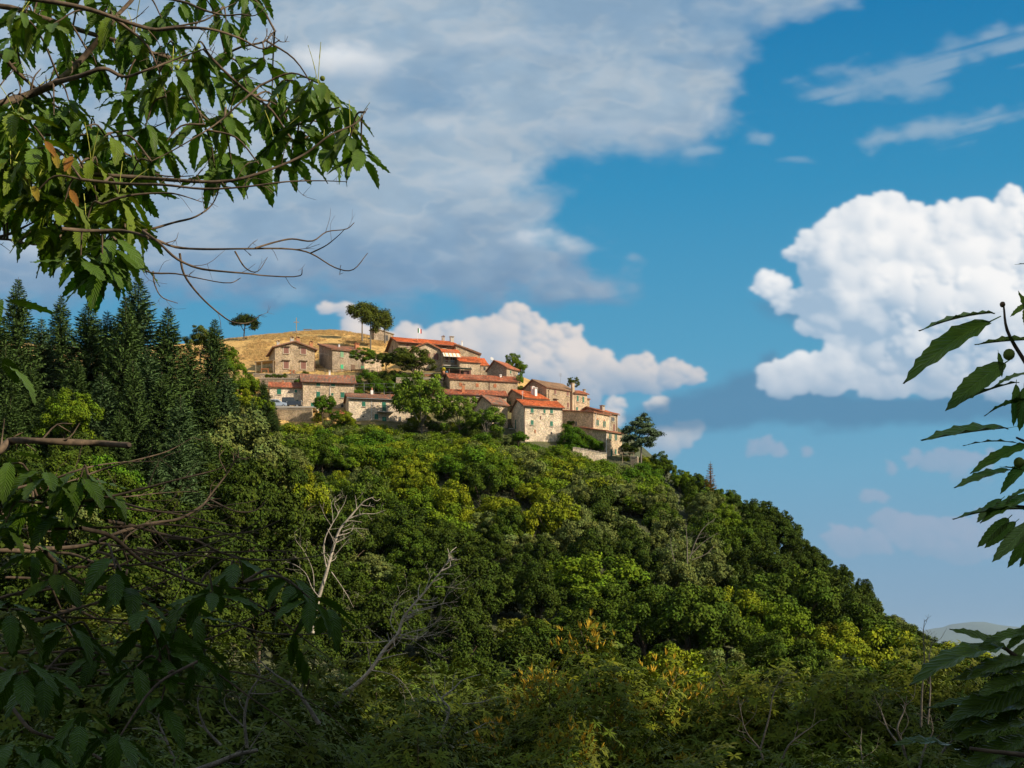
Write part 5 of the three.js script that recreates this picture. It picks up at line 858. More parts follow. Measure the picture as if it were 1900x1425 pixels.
{ const navy = new THREE.MeshPhysicalMaterial({ roughness: 0.3, clearcoat: 1, clearcoatRoughness: 0.08 }); navy.color.setRGB(0.018, 0.026, 0.04);
  const x = (524.5 - 950) / F * 264.6; car('off_road_car', 'dark blue boxy off road car parked on the terrace', V(x, lot, -264.6), 0, navy, [[0, 0.55], [0, 1.15], [0.06, 1.8], [0.14, 1.9], [2.1, 1.9], [2.4, 1.22], [3.5, 1.12], [3.52, 0.55]], [[[0.16, 1.25], [0.2, 1.74], [0.85, 1.74], [0.85, 1.25]], [[0.95, 1.25], [0.95, 1.74], [1.5, 1.74], [1.5, 1.25]], [[1.58, 1.25], [1.58, 1.74], [2.06, 1.74], [2.26, 1.25]]], 3.52, 1.7, 0.38, [0.75, 2.8]);
  const silver = new THREE.MeshPhysicalMaterial({ roughness: 0.25, metalness: 0.5, clearcoat: 1 }); silver.color.setRGB(0.5, 0.56, 0.64);
  car('hatchback_car', 'silver blue hatchback parked beside the off road car', V((500 - 950) / F * 264.2, lot, -264.2), 0.06, silver, [[0, 0.4], [0, 0.9], [0.35, 1.42], [1.2, 1.5], [1.75, 1.42], [2.35, 0.98], [3.2, 0.82], [3.25, 0.4]], [[[0.45, 0.95], [0.6, 1.34], [1.15, 1.4], [1.15, 0.95]], [[1.22, 0.95], [1.22, 1.4], [1.68, 1.34], [2.1, 0.95]]], 3.25, 1.6, 0.31, [0.6, 2.65]); }
{ const p = thing('log_pile', 'tumbled heap of firewood below the drainpipe house', 'wood pile', at(612, 772, 260)), R = rng(12); for (let i = 0; i < 60; i++) { const g = new THREE.CylinderGeometry(0.09, 0.11, 0.6 + 0.4 * R(), 6); g.rotateZ(1.2 + (R() - 0.5)); g.rotateY(R() * 6); g.translate(R() * 2.6, 0.1 + R() * 0.8 * (1 - Math.abs(R() - 0.5)), (R() - 0.5) * 0.9); mesh('log', g, R() < 0.5 ? MAT.woodPale : MAT.orange, p); } }
// ---------------------------------------------------------------- trees and bushes between the houses
const TREE = (name, label, geo, mat, px, topPy, d, size, turn = 1, stretch = 1, wood = bark) => { const x = (px - 950) / F * d, top = at(px, topPy, d).y; return plant({ name, label }, geo, wood, mat, V(x, top - geo.h * size * stretch, -d), size, turn, stretch); };
const pineA = layeredGeometry(31, { h: 8.6, trunk: 0.2, per: 230, size: 0.46, layers: [[-1.8, 6.6, 0, 1.4, 0.9], [0.2, 7.3, 0.3, 1.6, 0.8], [-0.9, 5.8, 0.5, 1.6, 0.9], [1.1, 6.3, -0.4, 1.3, 0.9], [-2.7, 5.9, 0, 1.0, 0.6], [0.5, 5.2, 0.6, 1.2, 0.7], [-1.4, 4.8, 0.4, 1.0, 0.5], [-2.9, 6.9, 0.2, 0.7, 0.4]] });
const pineB = layeredGeometry(32, { h: 8.8, trunk: 0.19, per: 230, size: 0.46, layers: [[0.2, 8.2, 0, 1.4, 0.9], [-0.9, 7.4, 0.3, 1.5, 1.0], [1.3, 7.4, 0, 1.5, 0.9], [0, 6.2, 0.5, 1.8, 1.0], [1.6, 5.8, 0.4, 1.3, 0.9], [-1.2, 5.6, 0, 1.2, 0.8], [1.0, 4.7, 0.5, 1.2, 0.9], [1.1, 3.7, 0.3, 0.8, 0.7]] });
const pineC = layeredGeometry(33, { h: 6.8, trunk: 0.16, per: 250, size: 0.44, layers: [[0.3, 5.9, 0, 1.1, 0.9], [-0.6, 5.2, 0.3, 1.1, 0.9], [0.8, 4.8, 0, 1.1, 0.9], [-0.2, 4.2, 0.4, 1.2, 0.9], [0.9, 3.6, 0.3, 1.0, 0.8], [-0.6, 3.3, 0, 0.9, 0.7], [0.2, 2.6, 0.2, 0.8, 0.6]] });
const stone = layeredGeometry(34, { h: 5.2, trunk: 0.17, lean: 0.9, per: 300, size: 0.4, forks: [[[0.2, 1.4, 0], [-0.6, 2.6, 0], [-1.3, 3.4, 0]]], layers: [[-1.4, 3.6, 0, 1.4, 0.75], [0.2, 4.4, 0.2, 1.6, 0.8], [1.7, 4.0, 0, 1.5, 0.9], [2.6, 3.1, 0.2, 1.1, 0.7], [0.6, 3.4, 0.4, 1.3, 0.6], [-2.2, 3.2, 0, 0.8, 0.4], [2.2, 2.3, 0, 1.0, 0.5]] });
const cedarG = layeredGeometry(35, { h: 9.4, trunk: 0.2, per: 330, size: 0.44, lean: 0.5, layers: [[0.6, 9.0, 0, 0.55, 0.35], [-0.1, 8.3, 0, 0.9, 0.3], [1.1, 8.2, 0, 0.8, 0.28], [-0.9, 7.5, 0.2, 1.2, 0.3], [1.3, 7.2, 0, 1.1, 0.3], [0.3, 7.0, 0.6, 1.2, 0.35], [-1.9, 6.6, 0, 1.3, 0.34], [1.6, 6.2, 0.2, 1.2, 0.34], [-2.6, 6.0, 0, 1.0, 0.28], [0.2, 5.9, 0.8, 1.4, 0.4], [2.6, 5.5, 0, 1.3, 0.32], [3.2, 5.7, 0, 0.9, 0.2], [-1.6, 5.0, 0.3, 1.4, 0.36], [-2.6, 4.6, 0, 1.0, 0.28], [1.4, 4.6, 0.3, 1.3, 0.36], [0.1, 4.2, 0.6, 1.2, 0.4], [-0.8, 3.6, 0, 1.0, 0.3], [1.6, 3.6, 0, 0.9, 0.3]] });
const put = (name, label, geo, mat, px, py, d, s = 1, turn = 0, wood = bark) => { const t = plant({ name, label }, geo, wood, mat, at(px, py, d), s, turn); return t; };
put('pine_tree', 'tall ridge pine with a crown leaning left, first of the three', pineA, LM.pine, 672, 625, 316, 0.95, 0, barkGrey);
put('pine_tree', 'tallest ridge pine in the middle of the three', pineB, LM.pine, 687.5, 643, 306, 1.0, 0.4, barkGrey);
put('pine_tree', 'shortest and bushiest ridge pine beside the grey hut', pineC, LM.pine, 714, 629, 310, 0.95, 0.6, barkGrey);
put('stone_pine', 'lone umbrella shaped pine on the meadow crest left of the cross', stone, leafMat(0.04, 0.056, 0.018), 452, 627, 318, 1.02, 0);
put('cedar_tree', 'cedar with flat layered branches beside the lowest house', cedarG, LM.cedar, 1189, 862, 258, 1.0, 0, barkGrey);
TREE('leafy_tree', 'light green spreading tree before the pale green shuttered house', airy[0], leafMat(0.10, 0.16, 0.025), 672, 645, 279, 0.86, 2, 0.62);
TREE('leafy_tree', 'rounded olive green tree left of the orange gable house', broad[2], LM.olive, 716, 652, 283, 0.62, 2, 0.75);
TREE('leafy_tree', 'large dense olive green tree before the orange gable house', broad[4], LM.olive, 764, 641, 280, 1.15, 5, 0.62);
TREE('walnut_tree', 'tallest airy walnut tree standing before the balcony house', airy[1], leafMat(0.115, 0.165, 0.03), 781, 690, 256, 1.75, 1, 0.95, barkGrey);
TREE('walnut_tree', 'second airy walnut tree before the mauve shuttered row house', airy[2], leafMat(0.115, 0.165, 0.03), 853, 734, 256, 1.25, 4, 0.9, barkGrey);
TREE('walnut_tree', 'low rounded walnut tree before the small tower house', airy[0], leafMat(0.10, 0.155, 0.028), 903, 752, 255, 1.2, 3, 0.8, barkGrey);
TREE('leafy_tree', 'bright green tree at the end of the parking terrace wall', broad[1], LM.lush, 600, 734, 258, 0.54, 3, 1.05);
TREE('leafy_tree', 'bright green tree rising behind the grey stone corner house', airy[2], LM.bright, 951, 655, 293, 0.56, 1, 1.2);
TREE('leafy_tree', 'small leaning bush tree behind the grey stone corner house', shrub[1], LM.bright, 965, 672, 292, 0.62, 1, 1.1);
TREE('leafy_tree', 'thin crowned tree behind the brown roofed house', airy[1], LM.pine, 1064, 699, 292, 0.42, 2, 0.9);
TREE('hedge_bush', 'clipped narrow hedge beside the grey stone corner house', shrub[0], LM.lush, 965, 695, 279, 0.3, 1, 2.0);
TREE('hedge_bush', 'vivid green bush on the slope above the round hedge', shrub[2], LM.lush, 686, 688, 277, 0.78, 2, 0.9);
TREE('hedge_bush', 'round vivid green hedge above the balcony house', shrub[0], LM.lush, 705, 708, 271, 0.9, 4, 0.8);
TREE('hedge_bush', 'vivid green hedge end beside the tall walnut', shrub[1], LM.lush, 724, 711, 271, 0.75, 2, 0.8);
for (const [px, py, s] of [[1056, 790, 0.75], [1068, 798, 0.85], [1078, 806, 0.75], [1090, 812, 0.7], [1102, 818, 0.62], [1114, 822, 0.62], [1052, 806, 0.7], [1066, 816, 0.8], [1050, 822, 0.6], [1084, 822, 0.6]]) { const t = TREE('ivy_bank', 'vivid green ivy mound on the bank beside the tall green shuttered house', shrub[(px + py) % 3], LM.lush, px, py, 261.5, s, px, 0.85); t.userData.category = 'ivy'; t.userData.group = 'ivy mounds on the bank'; }
TREE('leafy_tree', 'yellow green bush tree under the terrace wall end', broad[3], LM.yellow, 640, 762, 254, 0.5, 3, 0.8);
TREE('leafy_tree', 'grey green bush below the tall green shuttered house', broad[5], LM.grey, 945, 805, 254, 0.42, 3, 0.8);
TREE('leafy_tree', 'dark green bush left of the tall green shuttered house', broad[0], LM.lush, 962, 800, 253.4, 0.4, 1, 0.9);
TREE('leafy_tree', 'deep green crown at the corner under the green shuttered house', broad[2], LM.bright, 1030, 822, 252, 0.62, 1, 0.85);
TREE('leafy_tree', 'dark green tree on the shoulder behind the cedar', broad[3], LM.mid, 1225, 838, 262, 0.6, 1, 0.9);
TREE('leafy_tree', 'dark green bush between the lowest house and the cedar', broad[1], LM.oak, 1168, 822, 264, 0.42, 1, 0.9);
// dry grass on the meadow
{ const R = rng(31), g = new Leaves(); for (let i = 0; i < 26; i++) { const a = R() * 6.28, d = V(Math.cos(a) * 0.5, 0.9, Math.sin(a) * 0.5).normalize(); g.add(V(Math.cos(a) * 0.22 * R(), 0, Math.sin(a) * 0.22 * R()), d, across(d, R), 0.2 + 0.24 * R(), 0.035, tone(R, 0.2, 0.05)); }
  const n = 9000, m = new THREE.InstancedMesh(g.geometry(), std(0.60, 0.42, 0.17, 0.95, { vertexColors: true, side: THREE.DoubleSide }), n), M = new THREE.Matrix4(), q = new THREE.Quaternion(), c = new THREE.Color(); let k = 0;
  for (let i = 0; i < 60000 && k < n; i++) { const d = 286 + R() * 48, px = 330 + R() * 410, x = (px - 950) / F * d; if (fbm(x / 5, d / 4, 8, 3) < 0.44 + 0.2 * R()) continue; const s = 0.5 + 0.9 * R(); M.compose(V(x, groundY(x, d) - 0.03, -d), q.setFromAxisAngle(V(0, 1, 0), R() * 6), V(s, s, s)); m.setMatrixAt(k, M); const t = 0.6 + 0.55 * R(); m.setColorAt(k, c.setRGB(t, t * (0.92 + 0.12 * R()), t)); k++; }
  m.count = k; m.name = numbered('dry_grass'); m.castShadow = m.receiveShadow = true; scene.add(m); tag(m, 'tufts of dry golden grass all over the meadow', 'grass', null, 'stuff'); }
// thickets between the houses
{ const R = rng(15), M = [[LM.lush, 'deep green'], [LM.olive, 'olive green'], [LM.mid, 'mid green'], [LM.yellow, 'yellow green']];
  for (const [px, py, d, s] of [[664, 700, 276, 0.55], [676, 712, 273, 0.6], [694, 700, 276, 0.6], [712, 694, 279, 0.7], [728, 692, 280, 0.75], [742, 694, 279, 0.8], [758, 696, 278, 0.8], [774, 698, 278, 0.7], [735, 712, 274, 0.7], [752, 714, 273, 0.7], [772, 716, 272, 0.7], [792, 708, 275, 0.6], [806, 706, 276, 0.5], [664, 722, 269, 0.5], [742, 730, 268, 0.8], [760, 738, 264, 0.8], [782, 770, 258, 0.8], [806, 782, 257, 0.7], [834, 786, 257, 0.8], [858, 790, 257, 0.7], [884, 792, 257, 0.8], [918, 800, 257, 0.6], [760, 784, 257, 0.8], [962, 716, 281, 0.4], [700, 672, 290, 0.5], [688, 660, 296, 0.35], [1060, 780, 272, 0.4], [566, 690, 279, 0.3], [486, 706, 276, 0.35], [552, 704, 272, 0.3], [590, 768, 260, 0.5], [626, 766, 260, 0.45], [650, 778, 258, 0.45], [1160, 846, 260, 0.35], [1196, 846, 262, 0.5], [1210, 850, 264, 0.6]]) {
    const k = Math.floor(R() * 4); TREE('garden_shrub', M[k][1] + ' shrub in the thickets between the houses', shrub[Math.floor(R() * 3)], M[k][0], px, py, d, s * (0.9 + 0.3 * R()), R() * 6, 0.8 + 0.3 * R()).userData.group = M[k][1] + ' shrubs between the houses';
  } }
// potted plants along the terrace
{ const R = rng(5); for (const px of [497, 508, 518, 528]) { const t = plant({ name: 'small_shrub', label: 'small round shrub in the bed under the terrace of the brown shuttered house', group: 'small shrubs in the terrace bed', category: 'shrub' }, shrub[px % 3], bark, LM.mid, at(px, 702, 278.6), 0.2 + 0.06 * R(), px); } }
// ---------------------------------------------------------------- the near trees at the foot of the picture
const chest = [chestnutGeometry(901, { r: 3.4, h: 10, rosettes: 4200 }), chestnutGeometry(902, { r: 3.0, h: 10, rosettes: 3800, squash: 1.3 }), chestnutGeometry(903, { r: 3.2, h: 10, rosettes: 3800, catkins: 0.95 })];
const nearLeaf = (r, g, b) => { const m = new THREE.MeshPhysicalMaterial({ roughness: 0.7, specularIntensity: 0.3, vertexColors: true, side: THREE.DoubleSide, transmission: 0.25, thickness: 0 }); m.color.setRGB(r, g * 1.03, b * 0.5); return m; };
const NL = { green: nearLeaf(0.115, 0.145, 0.018), yellow: nearLeaf(0.13, 0.16, 0.014), deep: nearLeaf(0.10, 0.135, 0.016) }, catkinM = leafMat(0.46, 0.27, 0.06);
function nearTree(label, gi, m, px, py, d, s, turn, group) {
  const g = chest[gi], x = (px - 950) / F * d, t = thing('chestnut_tree', label, 'tree', V(x, at(px, py, d).y - g.h * s, -d), turn, group);
  t.scale.setScalar(s); mesh('trunk', g.trunk, bark, t); mesh('crown', g.crown, m, t, 'stuff'); if (g.catkins) mesh('catkins', g.catkins, catkinM, t, 'stuff');
  return t;
}
for (const [lbl, gi, m, px, py, d, s, turn, grp] of [
  ['young chestnut with pale tipped leaf sprays beside the dead branches', 0, NL.green, 880, 1180, 36, 1.0, 0],
  ['chestnut with upright pale leaf tips between the dead branches and the orange one', 1, NL.green, 1005, 1238, 34, 0.9, 1],
  ['chestnut covered in orange brown catkins', 2, NL.yellow, 1155, 1215, 33, 1.0, 0.6],
  ['lower chestnut with orange brown catkins on its left side', 2, NL.yellow, 1040, 1310, 27, 0.8, 2.6],
  ['yellow green bushy chestnut filling the foot of the slope', 0, NL.yellow, 1400, 1178, 36, 1.15, 3],
  ['yellow green chestnut with bright upright tips', 1, NL.yellow, 1625, 1160, 38, 1.05, 4],
  ['green chestnut between the catkin tree and the bushy one', 0, NL.green, 1275, 1232, 40, 1.0, 5],
  ['yellow green chestnut behind the bare grey stems', 1, NL.yellow, 1530, 1190, 34, 1.0, 2],
  ['chestnut beneath the large leaves of the sapling', 0, NL.deep, 1780, 1235, 34, 1.1, 1],
  ['yellow green chestnut showing through the tangled bare branches', 1, NL.green, 300, 1060, 30, 1.1, 1],
  ['leafy chestnut standing under the tangled bare branches', 0, NL.deep, 110, 1090, 27, 1.1, 2, 'chestnuts under the bare branches'],
  ['leafy chestnut standing under the tangled bare branches', 1, NL.deep, 440, 1140, 29, 1.1, 3, 'chestnuts under the bare branches'],
  ['leafy chestnut standing under the tangled bare branches', 0, NL.deep, 300, 1250, 22, 1.0, 4, 'chestnuts under the bare branches'],
  ['leafy chestnut standing under the tangled bare branches', 1, NL.deep, 560, 1235, 25, 1.0, 5, 'chestnuts under the bare branches'],
  ['leafy chestnut standing under the tangled bare branches', 0, NL.deep, 60, 1290, 18, 0.9, 0, 'chestnuts under the bare branches'],
  ['leafy chestnut behind the leaning dead trunk', 0, NL.green, 720, 1185, 33, 1.0, 1.7],
  ['low green chestnut below the leaning dead trunk', 1, NL.deep, 740, 1275, 24, 0.9, 2.2],
  ['low chestnut at the foot of the catkin tree', 0, NL.green, 930, 1345, 24, 0.8, 0.2],
  ['low chestnut before the bushy one', 1, NL.deep, 1290, 1350, 24, 0.8, 3.3],
  ['low chestnut before the bare grey stems', 0, NL.green, 1480, 1330, 26, 0.9, 1.1],
  ['low chestnut at the foot of the slope beside the sapling', 0, NL.deep, 1700, 1340, 24, 0.9, 1.9],
]) nearTree(lbl, gi, m, px, py, d, s, turn, grp);

// ---------------------------------------------------------------- bare and dead branches (traced bearings, each at its own distance)
function twigs(pts, r, R, out, density, len) {
  const c = new THREE.CatmullRomCurve3(pts), L = c.getLength(), n = Math.round(L * density);
  for (let i = 0; i < n; i++) {
    const t = 0.25 + 0.75 * R(), p = c.getPoint(t), d = c.getTangent(t), s = across(d, R), l = len * (0.4 + R()) * (1.1 - t * 0.6), e = p.clone().addScaledVector(d, l * 0.7).addScaledVector(s, l * 0.7), m = p.clone().lerp(e, 0.5).addScaledVector(across(d, R), l * 0.22);
    out.push(tube([p, m, e], r * 0.28 * (1.1 - t * 0.5), r * 0.1, 4, 0, 1, 3));
    for (let q = 0; q < 2; q++) if (R() < 0.6) out.push(tube([m, m.clone().addScaledVector(across(d, R), l * 0.35).addScaledVector(d, l * 0.25)], r * 0.16, r * 0.06, 3));
  }
}
function branchy(o, list, mat, depth, seed, { density = 0, len = 0.5, zw = 0.3, thin = 1 } = {}) {
  const R = rng(seed), all = [];
  for (let [pts, r0, r1, dep = depth] of list) {
    r0 *= thin; r1 *= thin;
    let dz = (R() - 0.5) * zw; const slope = (R() - 0.5) * zw;
    const P = pts.map(([px, py], i) => at(px, py, dep + dz + slope * i / pts.length + (R() - 0.5) * zw * 0.2)), parts = [tube(P, r0, r1, 6, 0.18, seed + px0(pts))];
    if (density) twigs(P, r0, R, parts, density, len);
    const m = mesh('branch', mergeGeometries(parts), mat, o); m.position.copy(o.position).negate(); all.push(P);
  }
  return all;
}
const px0 = (p) => Math.round(p[0][0]);
const zz = (ox, oy, k, ...p) => p.map(([x, y]) => [ox + x * k, oy + y * k]);
{
  const z = (...p) => zz(520, 780, 0.3158, ...p);
  const o = thing('dead_tree', 'pale barkless dead tree with a forked top standing in the wood', 'dead tree', at(590, 1160, 32));
  branchy(o, [[z([190, 1250], [220, 1070], [270, 900], [300, 790], [350, 640], [400, 580], [450, 520], [500, 470], [550, 450]), 0.06, 0.008], [z([400, 580], [480, 550], [560, 548], [620, 525]), 0.018, 0.005], [z([365, 655], [420, 635], [520, 640]), 0.018, 0.004], [z([270, 860], [255, 770], [265, 690], [310, 600], [340, 545], [320, 500], [325, 450]), 0.024, 0.005], [z([340, 545], [375, 490], [390, 440]), 0.012, 0.004], [z([450, 520], [440, 440]), 0.012, 0.004], [z([280, 840], [340, 770], [390, 710], [410, 690]), 0.012, 0.004], [z([310, 600], [305, 530], [300, 490], [325, 445]), 0.01, 0.003], [z([300, 890], [350, 960], [400, 1040], [430, 1100]), 0.016, 0.005], [z([230, 1040], [190, 990], [150, 900], [90, 850], [30, 830]), 0.014, 0.004], [z([200, 1010], [190, 880], [140, 770], [90, 700], [85, 655]), 0.012, 0.003]], barkDead, 32, 5, { density: 3.5, len: 0.55, thin: 0.8 });
  const y = (...p) => zz(640, 1000, 0.3158, ...p);
  const q = thing('dead_tree', 'leaning grey dead trunk with a spray of bare branches', 'dead tree', at(650, 1290, 30));
  branchy(q, [[y([-60, 1000], [10, 900], [60, 860], [150, 770], [240, 640], [310, 560], [340, 470], [400, 390], [470, 310], [540, 220], [600, 140], [635, 105]), 0.085, 0.008], [y([470, 310], [500, 230], [525, 190]), 0.016, 0.004], [y([530, 280], [600, 283], [660, 290], [705, 294]), 0.014, 0.004], [y([570, 385], [600, 330], [660, 290]), 0.012, 0.005], [y([390, 425], [500, 400], [580, 380], [665, 368]), 0.022, 0.005], [y([260, 620], [350, 560], [480, 520], [575, 460]), 0.025, 0.005], [y([310, 590], [250, 600], [100, 610], [0, 600]), 0.022, 0.006], [y([310, 560], [270, 500], [280, 420], [330, 330], [380, 300]), 0.02, 0.005], [y([350, 560], [480, 650], [560, 680]), 0.014, 0.004], [y([150, 770], [280, 800], [360, 870], [440, 1020]), 0.02, 0.005], [y([60, 860], [20, 980], [60, 1080], [150, 1170]), 0.02, 0.005], [y([320, 560], [450, 575], [600, 540]), 0.016, 0.004], [y([300, 590], [380, 620], [420, 570], [520, 560]), 0.012, 0.004], [y([340, 460], [430, 560], [500, 520], [570, 455]), 0.01, 0.004]], barkDead, 30, 8, { density: 6, len: 0.75, thin: 0.72 });
  const v = thing('dead_branches', 'forked grey dead limbs rising from the dark undergrowth', 'dead branch', at(820, 1330, 26));
  branchy(v, [[y([640, 1230], [560, 1180], [600, 1060], [610, 990], [570, 940], [640, 880], [690, 830], [800, 795]), 0.035, 0.008], [y([560, 1180], [480, 1280], [560, 1500]), 0.02, 0.01], [y([580, 960], [530, 880], [520, 820]), 0.014, 0.004], [y([690, 970], [800, 960], [920, 920]), 0.014, 0.004], [y([690, 1150], [760, 1120], [830, 1080]), 0.018, 0.006], [y([560, 1180], [650, 1210], [760, 1210], [860, 1230]), 0.014, 0.005]], barkDead, 26, 11, { density: 4, len: 0.5 });
  const w = (...p) => zz(0, 800, 0.4386, ...p);
  const u = thing('dead_branches', 'tangle of bare grey limbs low in the shade', 'dead branch', at(450, 1400, 20));
  branchy(u, [[w([1350, 1240], [1280, 1130], [1240, 1080], [1150, 1020], [1090, 960]), 0.035, 0.007], [w([1045, 1340], [1035, 1200], [1060, 1100], [1100, 1030], [1075, 970]), 0.026, 0.006], [w([760, 1440], [700, 1300], [670, 1210], [730, 1130]), 0.024, 0.006], [w([935, 1330], [870, 1260], [840, 1180], [835, 1130]), 0.024, 0.006], [w([870, 1260], [800, 1210], [740, 1140]), 0.012, 0.004], [w([820, 1440], [930, 1400], [1000, 1370], [1090, 1350]), 0.05, 0.03], [w([1030, 1250], [960, 1180], [950, 1130], [980, 1100]), 0.012, 0.004], [w([1060, 1110], [1150, 1110], [1230, 1080]), 0.012, 0.005], [w([560, 1260], [640, 1260], [700, 1310]), 0.01, 0.004], [w([800, 990], [830, 900], [870, 820]), 0.014, 0.004], [w([800, 980], [850, 940], [900, 910]), 0.01, 0.004], [w([1060, 1340], [1130, 1230]), 0.012, 0.004]], barkGrey, 20, 14, { density: 5, len: 0.4 });
  const t = (...p) => zz(1200, 800, 0.4386, ...p);
  const b = thing('bare_stems', 'bare grey stems standing among the yellow green chestnuts', 'bare shrub', at(1680, 1425, 25));
  branchy(b, [[t([1110, 1440], [1080, 1320], [1060, 1260], [1090, 1180], [1100, 1120]), 0.03, 0.006], [t([1150, 1440], [1180, 1330], [1210, 1270], [1200, 1200]), 0.026, 0.005], [t([1160, 1250], [1165, 1100], [1175, 980], [1170, 860], [1175, 800]), 0.02, 0.004], [t([1190, 1240], [1200, 1080], [1195, 960], [1210, 880]), 0.018, 0.004], [t([1070, 1330], [1020, 1260], [990, 1180], [960, 1120]), 0.02, 0.004], [t([920, 1440], [905, 1330], [910, 1260]), 0.016, 0.004], [t([1230, 1400], [1270, 1330], [1310, 1300]), 0.03, 0.01], [t([500, 1440], [480, 1350], [420, 1270], [385, 1120]), 0.026, 0.005], [t([480, 1350], [520, 1200], [540, 1100], [600, 1010]), 0.02, 0.004], [t([560, 1440], [600, 1330], [700, 1250], [740, 1220]), 0.02, 0.004]], barkGrey, 25, 17, { density: 4, len: 0.55, zw: 1 });
  const e = thing('dead_tree', 'bare pale shrub with fanned twigs on the right of the slope', 'dead tree', at(1276, 1030, 208));
  branchy(e, [[t([172, 560], [170, 470], [165, 390]), 0.1, 0.03], [t([180, 540], [210, 460], [240, 410], [290, 370]), 0.09, 0.025], [t([180, 530], [240, 470], [300, 430]), 0.07, 0.02], [t([120, 560], [105, 500], [100, 450]), 0.07, 0.02], [t([190, 545], [250, 520], [290, 480]), 0.06, 0.02]], barkGrey, 206, 23, { density: 0.7, len: 2, zw: 2 });
}

// ---------------------------------------------------------------- chestnut leaves seen close: toothed, ribbed, folded along the midrib
function leafShape(seed, droop, fold, len = 1, wide = 0.165, teeth = 1) {
  const R = rng(seed), n = 9, pos = [], idx = [], uv = [], twist = (R() - 0.5) * 0.5;
  const half = (t) => wide * Math.pow(Math.sin(Math.PI * Math.pow(t, 0.82)), 0.8) + 0.003;
  const mid = (t) => { const a = -droop * t * t; return [t - Math.abs(a) * 0.18 * t, a]; };
  for (let i = 0; i <= n; i++) {
    const t = i / n, [x, y] = mid(t), h = half(t), a = twist * t, rib = 0.012 * (i % 2 ? 1 : -1);
    pos.push(x, y, 0); uv.push(t, 0.5);
    for (const s of [-1, 1]) { const zz2 = s * h * 0.62, yy = y + Math.abs(zz2) * fold + rib; pos.push(x + 0.02, yy + zz2 * a, zz2); uv.push(t, 0.5 + s * 0.3); }
    for (const s of [-1, 1]) { const tooth = i > 0 && i < n ? 0.035 * teeth : 0, zz2 = s * (h + tooth * 0.35), yy = y + Math.abs(zz2) * fold * 0.9 + rib * 1.2 + (R() - 0.5) * 0.02; pos.push(x + tooth, yy + zz2 * a, zz2); uv.push(t, 0.5 + s * 0.5); }
    // notch behind each tooth
    for (const s of [-1, 1]) { const t2 = (i + 0.55) / n, [x2, y2] = mid(Math.min(1, t2)), h2 = half(Math.min(1, t2)) * (teeth < 1 ? 0.95 : 0.9), zz2 = s * h2; pos.push(x2, y2 + Math.abs(zz2) * fold * 0.9 + zz2 * a, zz2); uv.push(t2, 0.5 + s * 0.47); }
  }
  for (let i = 0; i < n; i++) { const a = i * 7, b = a + 7; for (const s of [0, 1]) { const f = (p, q, r) => (s ? idx.push(p, q, r) : idx.push(p, r, q)); f(a, b, b + 1 + s); f(a, b + 1 + s, a + 1 + s); f(a + 1 + s, b + 1 + s, a + 5 + s); f(a + 1 + s, a + 5 + s, a + 3 + s); f(b + 1 + s, b + 3 + s, a + 5 + s); } }
  const st = pos.length / 3; // stalk
  pos.push(-0.1, 0.012, -0.008, -0.1, 0.012, 0.008, 0.04, 0, 0.01, 0.04, 0, -0.01); uv.push(0, 0, 0, 0, 0, 0, 0, 0); idx.push(st, st + 1, st + 2, st, st + 2, st + 3);
  const g = new THREE.BufferGeometry(); g.setAttribute('position', new THREE.Float32BufferAttribute(pos.map((v) => v * len), 3)); g.setAttribute('uv', new THREE.Float32BufferAttribute(uv, 2)); g.setIndex(idx); g.computeVertexNormals();
  return g;
}
const leafGeo = [leafShape(1, 0.22, 0.25), leafShape(2, 0.45, 0.18), leafShape(3, 0.1, 0.4), leafShape(4, 0.6, 0.3), leafShape(5, 0.05, 0.1)];
const slimGeo = [leafShape(11, 0.16, 0.35, 1, 0.125, 0.5), leafShape(12, 0.32, 0.3, 1, 0.135, 0.5), leafShape(13, 0.06, 0.5, 1, 0.12, 0.5), leafShape(14, 0.24, 0.2, 1, 0.145, 0.5)];
const veinMap = dataTexture(256, (u, v) => { const s = Math.abs(v - 0.5) * 2, rib = Math.abs(((u * 14 - s * 2.6) % 1 + 1) % 1 - 0.5) * 2, mid = sstep(0.07, 0.02, s), k = 0.78 + 0.18 * tile2(u, v, 9, 3) + 0.12 * sstep(0.25, 0.0, rib) + 0.35 * mid; return [k, k * (1 - 0.04 * mid), k * (0.94 - 0.1 * mid)]; });
const veinBump = dataTexture(256, (u, v) => { const s = Math.abs(v - 0.5) * 2, rib = Math.abs(((u * 14 - s * 2.6) % 1 + 1) % 1 - 0.5) * 2, h = sstep(0, 0.6, rib) * 0.8; return [h, h, h]; }, false);
const closeLeaf = (r, g, b, tr = 0.45, rough = 0.55) => { const m = new THREE.MeshPhysicalMaterial({ roughness: rough, specularIntensity: 0.35, side: THREE.DoubleSide, transmission: tr, thickness: 0, map: veinMap, bumpMap: veinBump, bumpScale: 0.0025 }); m.color.setRGB(r, g, b); return m; };
const CLM = [closeLeaf(0.13, 0.25, 0.006), closeLeaf(0.10, 0.205, 0.006), closeLeaf(0.21, 0.31, 0.006), closeLeaf(0.16, 0.25, 0.006)], CLY = [closeLeaf(0.46, 0.34, 0.02), closeLeaf(0.46, 0.20, 0.015), closeLeaf(0.2, 0.24, 0.03)], CLB = closeLeaf(0.22, 0.085, 0.025, 0.2, 0.7), catkinC = std(0.36, 0.38, 0.06, 0.8), burr = std(0.22, 0.28, 0.05, 0.9);
const frameOf = (dir, nor) => { const x = dir.clone().normalize(), y = nor.clone().addScaledVector(x, -nor.dot(x)).normalize(), z = x.clone().cross(y); return new THREE.Quaternion().setFromRotationMatrix(new THREE.Matrix4().makeBasis(x, y, z)); };
